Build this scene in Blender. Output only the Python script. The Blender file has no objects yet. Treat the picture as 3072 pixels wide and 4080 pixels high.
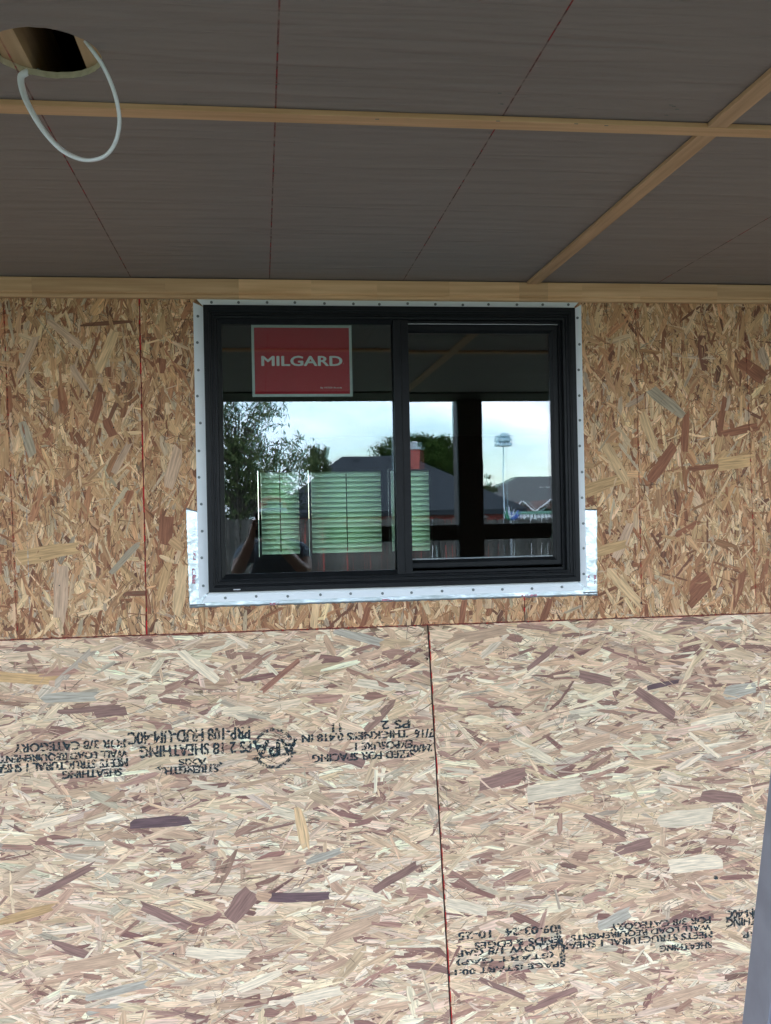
import bpy, bmesh, math, random
import numpy as np
from mathutils import Vector, Matrix, Euler
R_ = math.radians
SC = bpy.context.scene
COL = SC.collection
rng = np.random.default_rng(7)
random.seed(7)

# ------------------------------------------------------------------ camera
CAM = Vector((0.0, -2.9217, 1.73))
YAW, PIT, ROL = .128876, .000745, -.020018
_f = Vector((math.sin(YAW)*math.cos(PIT), math.cos(YAW)*math.cos(PIT), math.sin(PIT)))
_r0 = Vector((math.cos(YAW), -math.sin(YAW), 0)); _u0 = _r0.cross(_f)
_r = _r0*math.cos(ROL) + _u0*math.sin(ROL); _u = -_r0*math.sin(ROL) + _u0*math.cos(ROL)
cd = bpy.data.cameras.new('camera'); cam = bpy.data.objects.new('camera', cd); COL.objects.link(cam)
M = Matrix.Identity(4)
for i in range(3):
    M[i][0], M[i][1], M[i][2], M[i][3] = _r[i], _u[i], -_f[i], CAM[i]
cam.matrix_world = M
cd.sensor_fit = 'HORIZONTAL'; cd.sensor_width = 36; cd.lens = 36*3827.4/3072
cd.clip_start = .005; cd.clip_end = 2000
SC.camera = cam

# ------------------------------------------------------------------ sky, sun, exposure
SUN_EL, SUN_AZ = R_(52), R_(8)
W = bpy.data.worlds.new('World'); SC.world = W; W.use_nodes = True
wn, wl = W.node_tree.nodes, W.node_tree.links
wn.clear()
wo = wn.new('ShaderNodeOutputWorld'); bg = wn.new('ShaderNodeBackground')
sky = wn.new('ShaderNodeTexSky'); sky.sky_type = 'NISHITA'; sky.sun_disc = False
sky.sun_elevation = SUN_EL; sky.sun_rotation = SUN_AZ; sky.air_density = 1.0; sky.dust_density = .4; sky.ozone_density = 2.5
tc = wn.new('ShaderNodeTexCoord'); mp = wn.new('ShaderNodeMapping'); mp.inputs['Scale'].default_value = (1.6, 1.6, 5.2)
mp.inputs['Location'].default_value = (.35, .2, .6)
nz = wn.new('ShaderNodeTexNoise'); nz.inputs['Scale'].default_value = 1.5; nz.inputs['Detail'].default_value = 7; nz.inputs['Roughness'].default_value = .55
rp = wn.new('ShaderNodeValToRGB'); rp.color_ramp.elements[0].position = .40; rp.color_ramp.elements[1].position = .58
nz2 = wn.new('ShaderNodeTexNoise'); nz2.inputs['Scale'].default_value = 3.1; nz2.inputs['Detail'].default_value = 5
rp2 = wn.new('ShaderNodeValToRGB')
rp2.color_ramp.elements[0].color = (5.0, 6.3, 8.4, 1); rp2.color_ramp.elements[1].color = (11.4, 12.2, 13.8, 1)
rp2.color_ramp.elements[0].position = .3; rp2.color_ramp.elements[1].position = .65
mx = wn.new('ShaderNodeMix'); mx.data_type = 'RGBA'
wl.new(tc.outputs['Generated'], mp.inputs['Vector']); wl.new(mp.outputs[0], nz.inputs['Vector']); wl.new(mp.outputs[0], nz2.inputs['Vector'])
wl.new(nz.outputs['Fac'], rp.inputs['Fac']); wl.new(nz2.outputs['Fac'], rp2.inputs['Fac'])
wl.new(rp.outputs['Color'], mx.inputs['Factor']); wl.new(sky.outputs[0], mx.inputs['A']); wl.new(rp2.outputs['Color'], mx.inputs['B'])
wl.new(mx.outputs['Result'], bg.inputs['Color']); bg.inputs['Strength'].default_value = .12
wl.new(bg.outputs[0], wo.inputs['Surface'])
sl = bpy.data.lights.new('sun', 'SUN'); sun = bpy.data.objects.new('sun', sl); COL.objects.link(sun)
sl.energy = .8; sl.angle = R_(12); sl.color = (1, .96, .9)
sd = Vector((math.sin(SUN_AZ)*math.cos(SUN_EL), math.cos(SUN_AZ)*math.cos(SUN_EL), math.sin(SUN_EL)))
sun.rotation_euler = sd.to_track_quat('Z', 'Y').to_euler(); sun.location = (0, 0, 30)
SC.view_settings.view_transform = 'Standard'; SC.view_settings.look = 'None'
SC.view_settings.exposure = 2.63; SC.view_settings.gamma = 1
SC.render.engine = 'CYCLES'
SC.cycles.use_denoising = True
SC.cycles.max_bounces = 10; SC.cycles.transparent_max_bounces = 24; SC.cycles.diffuse_bounces = 5
SC.cycles.sample_clamp_indirect = 8

# ------------------------------------------------------------------ pixel -> place (photo is 3072 x 4080)
def ray(x, y): return _f + _r*((x-1536)/3827.4) - _u*((y-2040)/3827.4)
def at(x, y, Y=0.0):
    d = ray(x, y); return CAM + d*((Y-CAM.y)/d.y)
def atz(x, y, Z):
    d = ray(x, y); return CAM + d*((Z-CAM.z)/d.z)
def back(x, y, D):                       # a thing seen in the window glass: it stands D metres out in the yard
    p = at(x, y, D); p.y = -D; return p
DS = 3072/1666.0
def bk(x, y, D): return back(x*DS, y*DS, D)

# ------------------------------------------------------------------ materials
def nodemat(name):
    m = bpy.data.materials.new(name); m.use_nodes = True
    n, l = m.node_tree.nodes, m.node_tree.links
    return m, n, l, n['Principled BSDF']
def setc(b, c): b.inputs['Base Color'].default_value = (c[0], c[1], c[2], 1)
def noisy(name, c1, c2, scale=8, stretch=(1, 1, 1), rough=.6, bump=0.0, detail=6, metal=0, lo=.3, hi=.7, coord='Object', spec=.5, bumpscale=None):
    m, n, l, b = nodemat(name)
    t = n.new('ShaderNodeTexCoord'); mp = n.new('ShaderNodeMapping'); mp.inputs['Scale'].default_value = stretch
    z = n.new('ShaderNodeTexNoise'); z.inputs['Scale'].default_value = scale; z.inputs['Detail'].default_value = detail
    r = n.new('ShaderNodeValToRGB'); e = r.color_ramp.elements
    e[0].position, e[1].position = lo, hi; e[0].color = (*c1, 1); e[1].color = (*c2, 1)
    l.new(t.outputs[coord], mp.inputs[0]); l.new(mp.outputs[0], z.inputs['Vector']); l.new(z.outputs['Fac'], r.inputs[0]); l.new(r.outputs[0], b.inputs['Base Color'])
    b.inputs['Roughness'].default_value = rough; b.inputs['Metallic'].default_value = metal
    b.inputs['Specular IOR Level'].default_value = spec
    if bump:
        bp = n.new('ShaderNodeBump'); bp.inputs['Strength'].default_value = bump; bp.inputs['Distance'].default_value = .01
        src = z
        if bumpscale:
            src = n.new('ShaderNodeTexNoise'); src.inputs['Scale'].default_value = bumpscale; src.inputs['Detail'].default_value = 4; l.new(mp.outputs[0], src.inputs['Vector'])
        l.new(src.outputs['Fac'], bp.inputs['Height']); l.new(bp.outputs[0], b.inputs['Normal'])
    return m

def strand_mat(name):
    m, n, l, b = nodemat(name)
    a = n.new('ShaderNodeAttribute'); a.attribute_name = 'tone'
    uv = n.new('ShaderNodeUVMap'); uv.uv_map = 'grain'
    mp = n.new('ShaderNodeMapping'); mp.inputs['Scale'].default_value = (14, 190, 1)
    z = n.new('ShaderNodeTexNoise'); z.inputs['Scale'].default_value = 1; z.inputs['Detail'].default_value = 5; z.inputs['Roughness'].default_value = .6
    mr = n.new('ShaderNodeMapRange'); mr.inputs['From Min'].default_value = .3; mr.inputs['From Max'].default_value = .7
    mr.inputs['To Min'].default_value = .58; mr.inputs['To Max'].default_value = 1.28
    mul = n.new('ShaderNodeMix'); mul.data_type = 'RGBA'; mul.blend_type = 'MULTIPLY'; mul.inputs['Factor'].default_value = 1
    l.new(uv.outputs[0], mp.inputs[0]); l.new(mp.outputs[0], z.inputs['Vector']); l.new(z.outputs['Fac'], mr.inputs['Value'])
    l.new(a.outputs['Color'], mul.inputs['A']); l.new(mr.outputs[0], mul.inputs['B']); l.new(mul.outputs['Result'], b.inputs['Base Color'])
    bp = n.new('ShaderNodeBump'); bp.inputs['Strength'].default_value = .35; bp.inputs['Distance'].default_value = .002
    l.new(z.outputs['Fac'], bp.inputs['Height']); l.new(bp.outputs[0], b.inputs['Normal'])
    b.inputs['Roughness'].default_value = .62; b.inputs['Specular IOR Level'].default_value = .3
    return m

def worn_ink(name, c, lo, hi, scale=260, stretch=(1, 1, 1), rough=.7):
    m, n, l, b = nodemat(name); setc(b, c); b.inputs['Roughness'].default_value = rough
    b.inputs['Specular IOR Level'].default_value = .2
    t = n.new('ShaderNodeTexCoord'); mp = n.new('ShaderNodeMapping'); mp.inputs['Scale'].default_value = stretch
    z = n.new('ShaderNodeTexNoise'); z.inputs['Scale'].default_value = scale; z.inputs['Detail'].default_value = 3
    mr = n.new('ShaderNodeMapRange'); mr.inputs['From Min'].default_value = lo; mr.inputs['From Max'].default_value = hi
    l.new(t.outputs['Object'], mp.inputs[0]); l.new(mp.outputs[0], z.inputs['Vector']); l.new(z.outputs['Fac'], mr.inputs['Value'])
    l.new(mr.outputs[0], b.inputs['Alpha'])
    return m

def glass_mat(name, ior, tint, wave=0.0, seed=0.0, trans=(.86, .91, .90)):
    m, n, l, b = nodemat(name); n.remove(b)
    out = n['Material Output']
    fr = n.new('ShaderNodeFresnel'); fr.inputs['IOR'].default_value = ior
    g = n.new('ShaderNodeBsdfGlossy'); g.inputs['Roughness'].default_value = 0.0; g.inputs['Color'].default_value = (*tint, 1)
    t = n.new('ShaderNodeBsdfTransparent'); t.inputs['Color'].default_value = (*trans, 1)
    mx = n.new('ShaderNodeMixShader')
    l.new(fr.outputs[0], mx.inputs[0]); l.new(t.outputs[0], mx.inputs[1]); l.new(g.outputs[0], mx.inputs[2]); l.new(mx.outputs[0], out.inputs['Surface'])
    if wave:
        tc = n.new('ShaderNodeTexCoord'); mp = n.new('ShaderNodeMapping'); mp.inputs['Scale'].default_value = (9, 1, 2.2); mp.inputs['Location'].default_value = (seed, 0, seed*2)
        z = n.new('ShaderNodeTexNoise'); z.inputs['Scale'].default_value = 2.5; z.inputs['Detail'].default_value = 2
        bp = n.new('ShaderNodeBump'); bp.inputs['Strength'].default_value = wave; bp.inputs['Distance'].default_value = .001
        l.new(tc.outputs['Object'], mp.inputs[0]); l.new(mp.outputs[0], z.inputs['Vector']); l.new(z.outputs['Fac'], bp.inputs['Height']); l.new(bp.outputs[0], g.inputs['Normal'])
    return m

def leaf_mat(name, c1, c2):
    m, n, l, b = nodemat(name); n.remove(b); out = n['Material Output']
    a = n.new('ShaderNodeAttribute'); a.attribute_name = 'tone'
    r = n.new('ShaderNodeMix'); r.data_type = 'RGBA'; r.inputs['A'].default_value = (*c1, 1); r.inputs['B'].default_value = (*c2, 1)
    l.new(a.outputs['Fac'], r.inputs['Factor'])
    d = n.new('ShaderNodeBsdfDiffuse'); tr = n.new('ShaderNodeBsdfTranslucent'); mx = n.new('ShaderNodeMixShader'); mx.inputs[0].default_value = .35
    l.new(r.outputs['Result'], d.inputs[0]); l.new(r.outputs['Result'], tr.inputs[0]); l.new(d.outputs[0], mx.inputs[1]); l.new(tr.outputs[0], mx.inputs[2]); l.new(mx.outputs[0], out.inputs['Surface'])
    return m

def brick_mat(name, c1, c2, mortar, scale=1.0):
    m, n, l, b = nodemat(name)
    t = n.new('ShaderNodeTexCoord'); sx = n.new('ShaderNodeSeparateXYZ'); cx = n.new('ShaderNodeCombineXYZ'); ad = n.new('ShaderNodeMath'); ad.operation = 'ADD'
    l.new(t.outputs['Object'], sx.inputs[0]); l.new(sx.outputs['X'], ad.inputs[0]); l.new(sx.outputs['Y'], ad.inputs[1]); l.new(ad.outputs[0], cx.inputs['X']); l.new(sx.outputs['Z'], cx.inputs['Y'])
    br = n.new('ShaderNodeTexBrick'); br.inputs['Scale'].default_value = scale
    br.inputs['Brick Width'].default_value = .215; br.inputs['Row Height'].default_value = .075; br.inputs['Mortar Size'].default_value = .008
    br.inputs['Color1'].default_value = (*c1, 1); br.inputs['Color2'].default_value = (*c2, 1); br.inputs['Mortar'].default_value = (*mortar, 1)
    l.new(cx.outputs[0], br.inputs['Vector']); l.new(br.outputs['Color'], b.inputs['Base Color'])
    bp = n.new('ShaderNodeBump'); bp.inputs['Strength'].default_value = .4; bp.inputs['Distance'].default_value = .01; bp.invert = True
    l.new(br.outputs['Fac'], bp.inputs['Height']); l.new(bp.outputs[0], b.inputs['Normal'])
    b.inputs['Roughness'].default_value = .85
    return m

def pine(name, c1, c2, axis='X', rough=.55):
    st = {'X': (3, 60, 60), 'Y': (60, 3, 60), 'Z': (60, 60, 3)}[axis]
    m = noisy(name, c1, c2, scale=1.0, stretch=st, rough=rough, bump=.12, detail=8, lo=.32, hi=.68)
    n, l = m.node_tree.nodes, m.node_tree.links
    b = n['Principled BSDF']; src = b.inputs['Base Color'].links[0].from_socket
    oi = n.new('ShaderNodeObjectInfo'); mr = n.new('ShaderNodeMapRange'); mr.inputs['To Min'].default_value = .82; mr.inputs['To Max'].default_value = 1.15
    mul = n.new('ShaderNodeMix'); mul.data_type = 'RGBA'; mul.blend_type = 'MULTIPLY'; mul.inputs['Factor'].default_value = 1
    l.new(oi.outputs['Random'], mr.inputs['Value']); l.new(src, mul.inputs['A']); l.new(mr.outputs[0], mul.inputs['B']); l.new(mul.outputs['Result'], b.inputs['Base Color'])
    # each piece has its own stretch of grain
    mp = next(x for x in n if x.type == 'MAPPING'); sc = n.new('ShaderNodeVectorMath'); sc.operation = 'SCALE'; sc.inputs[0].default_value = (37, 19, 53)
    l.new(oi.outputs['Random'], sc.inputs['Scale']); l.new(sc.outputs[0], mp.inputs['Location'])
    return m

MT = {}
MT['strand'] = strand_mat('osb_strand')
MT['osb_core'] = noisy('osb_core', (.16, .10, .06), (.33, .22, .13), scale=60, rough=.8)
MT['ink'] = worn_ink('stamp_ink', (.030, .045, .050), .39, .57, 170)
MT['chalk_red'] = worn_ink('red_chalk', (.45, .012, .018), .42, .58, 30, (1, 1, 1))
MT['chalk_faint'] = worn_ink('faint_red_chalk', (.36, .03, .025), .34, .74, 60, (1, 1, 1))
MT['chalk_ceiling'] = worn_ink('ceiling_chalk', (.36, .045, .05), .26, .75, 40)
MT['chalk_white'] = worn_ink('white_chalk', (.75, .70, .62), .44, .8, 60)
MT['seam'] = noisy('seam_shadow', (.10, .01, .01), (.25, .012, .015), scale=40, rough=.9)
MT['fin'] = noisy('white_vinyl', (.74, .78, .80), (.80, .83, .84), scale=12, rough=.42)
MT['nail'] = noisy('galvanised_nail', (.10, .12, .12), (.22, .24, .24), scale=300, rough=.45, metal=.7)
MT['black_vinyl'] = noisy('black_vinyl', (.007, .008, .009), (.011, .012, .013), scale=30, rough=.36, spec=.16)
MT['grey_strip'] = noisy('pale_grey_strip', (.45, .45, .46), (.58, .58, .60), scale=40, rough=.4)  # pale grey; along the sash it paints a highlight line
MT['glass'] = glass_mat('window_glass', 1.76, (.94, .96, 1.0), .025, 1.3)
MT['glass_in'] = glass_mat('inner_window_glass', 1.55, (.84, .97, 1.0), .02, 4.1)
MT['plain_glass'] = glass_mat('plain_glass', 1.5, (.9, .97, 1.0), trans=(.97, .98, .97))
MT['sticker_red'] = noisy('sticker_red', (.58, .004, .020), (.66, .007, .026), scale=9, rough=.45)
MT['sticker_silver'] = noisy('sticker_silver', (.62, .66, .60), (.72, .75, .70), scale=9, rough=.4)
MT['ceiling'] = noisy('primed_ceiling_panel', (.245, .206, .188), (.300, .256, .234), scale=1.0, stretch=(2.2, 30, 5), rough=.62, bump=.9, detail=9, lo=.25, hi=.75)
MT['panel_edge'] = noisy('panel_edge', (.50, .43, .29), (.66, .58, .42), scale=80, rough=.9)
MT['pine_x'] = pine('pine_along', (.60, .34, .165), (.80, .50, .27), 'X')
MT['pine_y'] = pine('pine_across', (.52, .305, .165), (.72, .455, .26), 'Y')
MT['joist'] = pine('framing_lumber', (.42, .27, .14), (.55, .38, .21), 'Y')
MT['cable'] = noisy('white_cable_sheath', (.78, .81, .82), (.84, .87, .88), scale=20, rough=.35)
MT['dark_wood'] = noisy('dark_stained_wood', (.022, .012, .008), (.05, .028, .018), scale=3, stretch=(12, 12, 12), rough=.6, bump=.05)
MT['fence_wood'] = noisy('weathered_fence', (.030, .027, .023), (.11, .098, .086), scale=2.0, stretch=(20, 20, 2), rough=.85, bump=.2)  # streaked grey-brown weathered timber of the fence
MT['concrete'] = noisy('concrete', (.085, .08, .075), (.13, .125, .115), scale=6, rough=.85, bump=.05)
MT['grass'] = noisy('lawn', (.030, .048, .016), (.065, .08, .032), scale=14, rough=.9, bump=.3)
MT['ladder'] = noisy('grey_ladder_rail', (.21, .215, .25), (.27, .275, .315), scale=20, rough=.42, metal=.25)
MT['bright_rail_edge'] = noisy('pale_rail_edge', (.34, .37, .44), (.42, .45, .52), scale=20, rough=.35, metal=.3)  # paler than the rail, to paint its bright inner edge
MT['shingle'] = noisy('charcoal_shingles', (.018, .021, .025), (.042, .046, .052), scale=2.2, stretch=(6, 6, 22), rough=.95, bump=.3, spec=.1)
MT['shingle_tan'] = noisy('tan_grey_shingles', (.06, .058, .056), (.10, .096, .09), scale=2.2, stretch=(6, 6, 22), rough=.85, bump=.3)
MT['brick_red'] = brick_mat('red_brick', (.42, .065, .05), (.34, .05, .04), (.36, .20, .17))
MT['brick_brown'] = brick_mat('brown_brick', (.16, .08, .06), (.12, .06, .05), (.2, .15, .13))
MT['white_trim'] = noisy('white_paint', (.70, .72, .74), (.80, .81, .82), scale=5, rough=.5)
MT['green_trim'] = noisy('green_paint', (.12, .26, .20), (.18, .34, .26), scale=5, rough=.5)
MT['dark_glass'] = noisy('dark_pane', (.01, .012, .015), (.03, .032, .036), scale=2, rough=.08)
MT['metal_grey'] = noisy('grey_metal', (.35, .38, .40), (.5, .53, .55), scale=20, rough=.4, metal=.6)
MT['bird_blue'] = noisy('pale_blue_metal', (.46, .64, .72), (.54, .70, .77), scale=8, rough=.45)
MT['blade_green'] = noisy('green_enamel', (.02, .22, .10), (.04, .34, .17), scale=8, rough=.35)
MT['blade_blue'] = noisy('blue_enamel', (.05, .10, .42), (.10, .18, .55), scale=8, rough=.35)
MT['blade_white'] = noisy('pale_lilac_enamel', (.55, .55, .68), (.70, .70, .80), scale=8, rough=.35)
MT['skin'] = noisy('skin', (.32, .17, .11), (.40, .22, .15), scale=14, rough=.5)
MT['shirt'] = noisy('grey_tshirt', (.12, .145, .175), (.17, .20, .235), scale=10, rough=.9, bump=.2)
MT['jeans'] = noisy('dark_jeans', (.02, .025, .045), (.04, .048, .075), scale=30, rough=.9)
MT['cap_red'] = noisy('red_cap_cloth', (.30, .012, .015), (.40, .022, .025), scale=40, rough=.8)
MT['cap_white'] = noisy('pale_blue_cap_cloth', (.5, .62, .74), (.66, .75, .83), scale=40, rough=.8)
MT['hair'] = noisy('dark_hair', (.012, .009, .007), (.03, .02, .016), scale=60, rough=.7)
MT['phone'] = noisy('black_phone', (.008, .008, .010), (.015, .015, .018), scale=10, rough=.25)
MT['shoe'] = noisy('dark_shoe', (.02, .02, .02), (.05, .05, .05), scale=20, rough=.7)
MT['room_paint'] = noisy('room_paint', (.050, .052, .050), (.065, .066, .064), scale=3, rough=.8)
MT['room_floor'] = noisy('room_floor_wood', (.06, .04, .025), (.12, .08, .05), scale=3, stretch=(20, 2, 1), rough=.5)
MT['bark'] = noisy('bark', (.045, .035, .028), (.10, .08, .065), scale=6, stretch=(6, 6, 1), rough=.95, bump=.5)
MT['leaf_willow'] = leaf_mat('willow_leaf', (.05, .075, .032), (.17, .19, .085))
MT['leaf_dense'] = leaf_mat('dense_leaf', (.022, .045, .012), (.075, .11, .028))
MT['leaf_dark'] = leaf_mat('dark_leaf', (.015, .022, .012), (.035, .045, .022))
# shutter slat: painted wood thin enough to glow a little
m, n, l, b = nodemat('shutter_slat'); n.remove(b); out = n['Material Output']
d = n.new('ShaderNodeBsdfDiffuse'); d.inputs[0].default_value = (.80, .88, .80, 1); t = n.new('ShaderNodeBsdfTranslucent'); t.inputs[0].default_value = (.86, .94, .78, 1)
x = n.new('ShaderNodeMixShader'); x.inputs[0].default_value = .68; l.new(d.outputs[0], x.inputs[1]); l.new(t.outputs[0], x.inputs[2]); l.new(x.outputs[0], out.inputs['Surface']); MT['slat'] = m
# crinkled foil tape
m = noisy('foil_tape', (.56, .64, .67), (.68, .75, .78), scale=25, rough=.34, metal=.9, bump=.55, bumpscale=15, detail=2); MT['foil'] = m
MT['foil_print'] = worn_ink('red_tape_print', (.55, .25, .30), .42, .6, 120)

# every picket weathers a little differently; ceiling grain wanders
for key, a_, b2 in (('fence_wood', .55, 1.5),):
    n, l = MT[key].node_tree.nodes, MT[key].node_tree.links; b = n['Principled BSDF']; src = b.inputs['Base Color'].links[0].from_socket
    oi = n.new('ShaderNodeObjectInfo'); mr = n.new('ShaderNodeMapRange'); mr.inputs['To Min'].default_value = a_; mr.inputs['To Max'].default_value = b2
    mul = n.new('ShaderNodeMix'); mul.data_type = 'RGBA'; mul.blend_type = 'MULTIPLY'; mul.inputs['Factor'].default_value = 1
    l.new(oi.outputs['Random'], mr.inputs['Value']); l.new(src, mul.inputs['A']); l.new(mr.outputs[0], mul.inputs['B']); l.new(mul.outputs['Result'], b.inputs['Base Color'])
for nd in MT['ceiling'].node_tree.nodes:
    if nd.type == 'TEX_NOISE': nd.inputs['Distortion'].default_value = .9
# ------------------------------------------------------------------ mesh helpers
class MB:
    def __init__(s): s.v = []; s.f = []
    def poly(s, pts):
        i = len(s.v); s.v += [tuple(p) for p in pts]; s.f.append(tuple(range(i, i+len(pts)))); return s
    def box(s, a, b):
        x0, y0, z0 = a; x1, y1, z1 = b; i = len(s.v)
        s.v += [(x0,y0,z0),(x1,y0,z0),(x1,y1,z0),(x0,y1,z0),(x0,y0,z1),(x1,y0,z1),(x1,y1,z1),(x0,y1,z1)]
        s.f += [tuple(i+k for k in q) for q in ((0,3,2,1),(4,5,6,7),(0,1,5,4),(1,2,6,5),(2,3,7,6),(3,0,4,7))]; return s
    def hexa(s, p):                     # 8 corner points: bottom four, top four
        i = len(s.v); s.v += [tuple(q) for q in p]
        s.f += [tuple(i+k for k in q) for q in ((0,3,2,1),(4,5,6,7),(0,1,5,4),(1,2,6,5),(2,3,7,6),(3,0,4,7))]; return s
    def ring(s, x0, x1, z0, z1, prof, close=True):   # mitred rectangular frame; prof = (inset, y)
        i = len(s.v); n_ = len(prof)
        for (a, y) in prof:
            s.v += [(x0+a, y, z0+a), (x1-a, y, z0+a), (x1-a, y, z1-a), (x0+a, y, z1-a)]
        for k in range(n_ if close else n_-1):
            for c in range(4):
                A = i+4*k+c; B = i+4*k+(c+1) % 4; k2 = (k+1) % n_
                s.f.append((A, B, i+4*k2+(c+1) % 4, i+4*k2+c))
        return s
    def tube(s, pts, rad, seg=8, cap=True, flat=None):
        i = len(s.v); pts = [Vector(p) for p in pts]; n_ = len(pts)
        if not hasattr(rad, '__len__'): rad = [rad]*n_
        ref = None
        for k in range(n_):
            t = (pts[min(k+1, n_-1)] - pts[max(k-1, 0)]).normalized()
            if ref is None:
                ref = Vector((0, 1, 0)) if abs(t.y) < .8 else Vector((1, 0, 0))
            a = (ref - t*ref.dot(t)).normalized(); ref = a; b_ = t.cross(a)
            for j in range(seg):
                an = 2*math.pi*j/seg; fa, fb = (1, 1) if flat is None else flat
                s.v.append(tuple(pts[k] + a*math.cos(an)*rad[k]*fa + b_*math.sin(an)*rad[k]*fb))
        for k in range(n_-1):
            for j in range(seg):
                s.f.append((i+k*seg+j, i+k*seg+(j+1) % seg, i+(k+1)*seg+(j+1) % seg, i+(k+1)*seg+j))
        if cap:
            s.f.append(tuple(i+j for j in reversed(range(seg)))); s.f.append(tuple(i+(n_-1)*seg+j for j in range(seg)))
        return s
    def build(s, name, mat, parent=None, smooth=False, bevel=0, kind=None, fixn=True):
        me = bpy.data.meshes.new(name); me.from_pydata(s.v, [], s.f); me.update()
        if fixn:
            bm = bmesh.new(); bm.from_mesh(me); bmesh.ops.recalc_face_normals(bm, faces=bm.faces); bm.to_mesh(me); bm.free()
        return link(name, me, mat, parent, smooth, bevel, kind)
def link(name, me, mat, parent=None, smooth=False, bevel=0, kind=None):
    o = bpy.data.objects.new(name, me); COL.objects.link(o)
    if mat is not None and not me.materials: me.materials.append(MT[mat] if isinstance(mat, str) else mat)
    if parent is not None: adopt(o, parent)
    if smooth: me.polygons.foreach_set('use_smooth', [True]*len(me.polygons))
    if bevel:
        mo = o.modifiers.new('bevel', 'BEVEL'); mo.width = bevel; mo.segments = 2; mo.limit_method = 'ANGLE'; mo.angle_limit = R_(40)
    if kind: o['kind'] = kind
    return o
BASE = {}
def adopt(o, parent):
    o.parent = parent
    def wt(p): return Vector(p.location) + (wt(p.parent) + p.matrix_parent_inverse.translation if p.parent else Vector((0, 0, 0)))
    o.matrix_parent_inverse = Matrix.Translation(-wt(parent))
def tag(o, label=None, cat=None, group=None, kind=None):
    if label: o['label'] = label
    if cat: o['category'] = cat
    if group: o['group'] = group
    if kind: o['kind'] = kind
    return o
def thing(name, label, cat, loc=(0, 0, 0), group=None):
    o = bpy.data.objects.new(name, None); COL.objects.link(o); o.location = loc; o.empty_display_size = .1
    return tag(o, label, cat, group)
def dupe(o, offset, parent=None):
    c = o.copy(); COL.objects.link(c); c.location = Vector(o.location) + Vector(offset)
    if parent is not None: adopt(c, parent)
    return c
def text_part(name, body, x, y, z, size, mat, parent, rot180=False, sx=1.0, weight=0.0, align='CENTER', tilt=0.0):
    cu = bpy.data.curves.new(name, 'FONT'); cu.body = body; cu.size = size; cu.align_x = align; cu.align_y = 'CENTER'; cu.offset = weight; cu.resolution_u = 3
    tmp = bpy.data.objects.new(name, cu); COL.objects.link(tmp)
    bpy.context.view_layer.update()
    me = bpy.data.meshes.new_from_object(tmp.evaluated_get(bpy.context.evaluated_depsgraph_get()))
    bpy.data.objects.remove(tmp); bpy.data.curves.remove(cu)
    me.transform(Matrix.Diagonal((sx, 1, 1, 1)))
    if rot180: me.transform(Matrix.Rotation(math.pi, 4, 'Z'))
    me.transform(Matrix.Rotation(tilt, 4, 'Z'))
    me.transform(Matrix.Rotation(math.pi/2, 4, 'X'))
    me.transform(Matrix.Translation((x, y, z)))
    me.materials.clear()
    return link(name, me, mat, parent)

# ================================================================== SETTING
# ground: flat near the house, falling away behind the fence
gx = [-400, -120, -40, -20, -10, -5, 0, 5, 10, 20, 40, 120, 400]
gy = [-500, -200, -90, -50, -36, -28, -24, -20, -16, -12, -8, -5, 0, 12, 40, 120, 400]
def gz(y): return float(np.interp(y, [-30, -24, -15, -6, 0], [-.95, -.8, -.4, -.14, -.12]))
g = MB(); g.v = [(x_, y_, gz(y_)) for y_ in gy for x_ in gx]
g.f = [(j*len(gx)+i, j*len(gx)+i+1, (j+1)*len(gx)+i+1, (j+1)*len(gx)+i) for j in range(len(gy)-1) for i in range(len(gx)-1)]
tag(g.build('ground', 'grass'), kind='structure')
tag(MB().box((-5.5, -4.4, -.13), (6.5, .02, 0)).build('patio_slab', 'concrete', bevel=.01), kind='structure')

# ------------------------------------------------------------------ sheathed wall
WX0, WX1, WZ0, WZ1 = -.158, .981, 1.504, 2.356         # window frame
ZJ, ZC = 1.381, 2.44                                    # panel joint, ceiling
wall = thing('house_wall', 'unfinished house wall sheathed in oriented strand board panels around the window', 'wall', (.4, 0, 0))
GAP = .0024
def seam(z): return .503 + (1.381-z)*.0389
PAN = [ # xl(z), xr(z), z0, z1, vertical?
    (lambda z: -1.566+0*z, lambda z: -.3475+.003*(2.4-z), 1.3825, 2.438, True),
    (lambda z: -.3445+.003*(2.4-z), lambda z: .8085+0*z, 1.3825, 2.438, True),
    (lambda z: .8110+0*z, lambda z: 2.03+0*z, 1.3825, 2.438, True),
    (lambda z: -1.94+0*z, lambda z: seam(z)-GAP, -.05, 1.3795, False),
    (lambda z: seam(z)+GAP, lambda z: 2.94+0*z, -.05, 1.3795, False),
    (lambda z: 2.0325+0*z, lambda z: 3.25+0*z, 1.3825, 2.438, True), (lambda z: -2.79+0*z, lambda z: -1.5685+0*z, 1.3825, 2.438, True)]
PLABEL = ['upper panel left of the red vertical seam', 'upper panel under and left of the window', 'upper panel right of the window', 'pale lower panel left of the seam with black grade stamps', 'pale lower panel right of the seam with black grade stamps', 'upper panel beyond the right edge of the view', 'upper panel beyond the left edge of the view']
LOW = np.array([1.02, .985, .91])*np.array([(.72,.54,.375),(.83,.69,.52),(.64,.45,.305),(.55,.36,.255),(.40,.235,.18),(.27,.145,.12),(.53,.43,.33),(.71,.53,.40)])
LOWP = np.array([.25,.16,.18,.14,.09,.06,.05,.07])
UPP = np.array([1.0, .945, .86])*np.array([(.60,.375,.205),(.76,.54,.33),(.52,.30,.16),(.42,.21,.11),(.30,.13,.07),(.68,.49,.32),(.50,.39,.28),(.20,.09,.055)])
UPPP = np.array([.24,.14,.20,.15,.09,.09,.05,.04])
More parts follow.
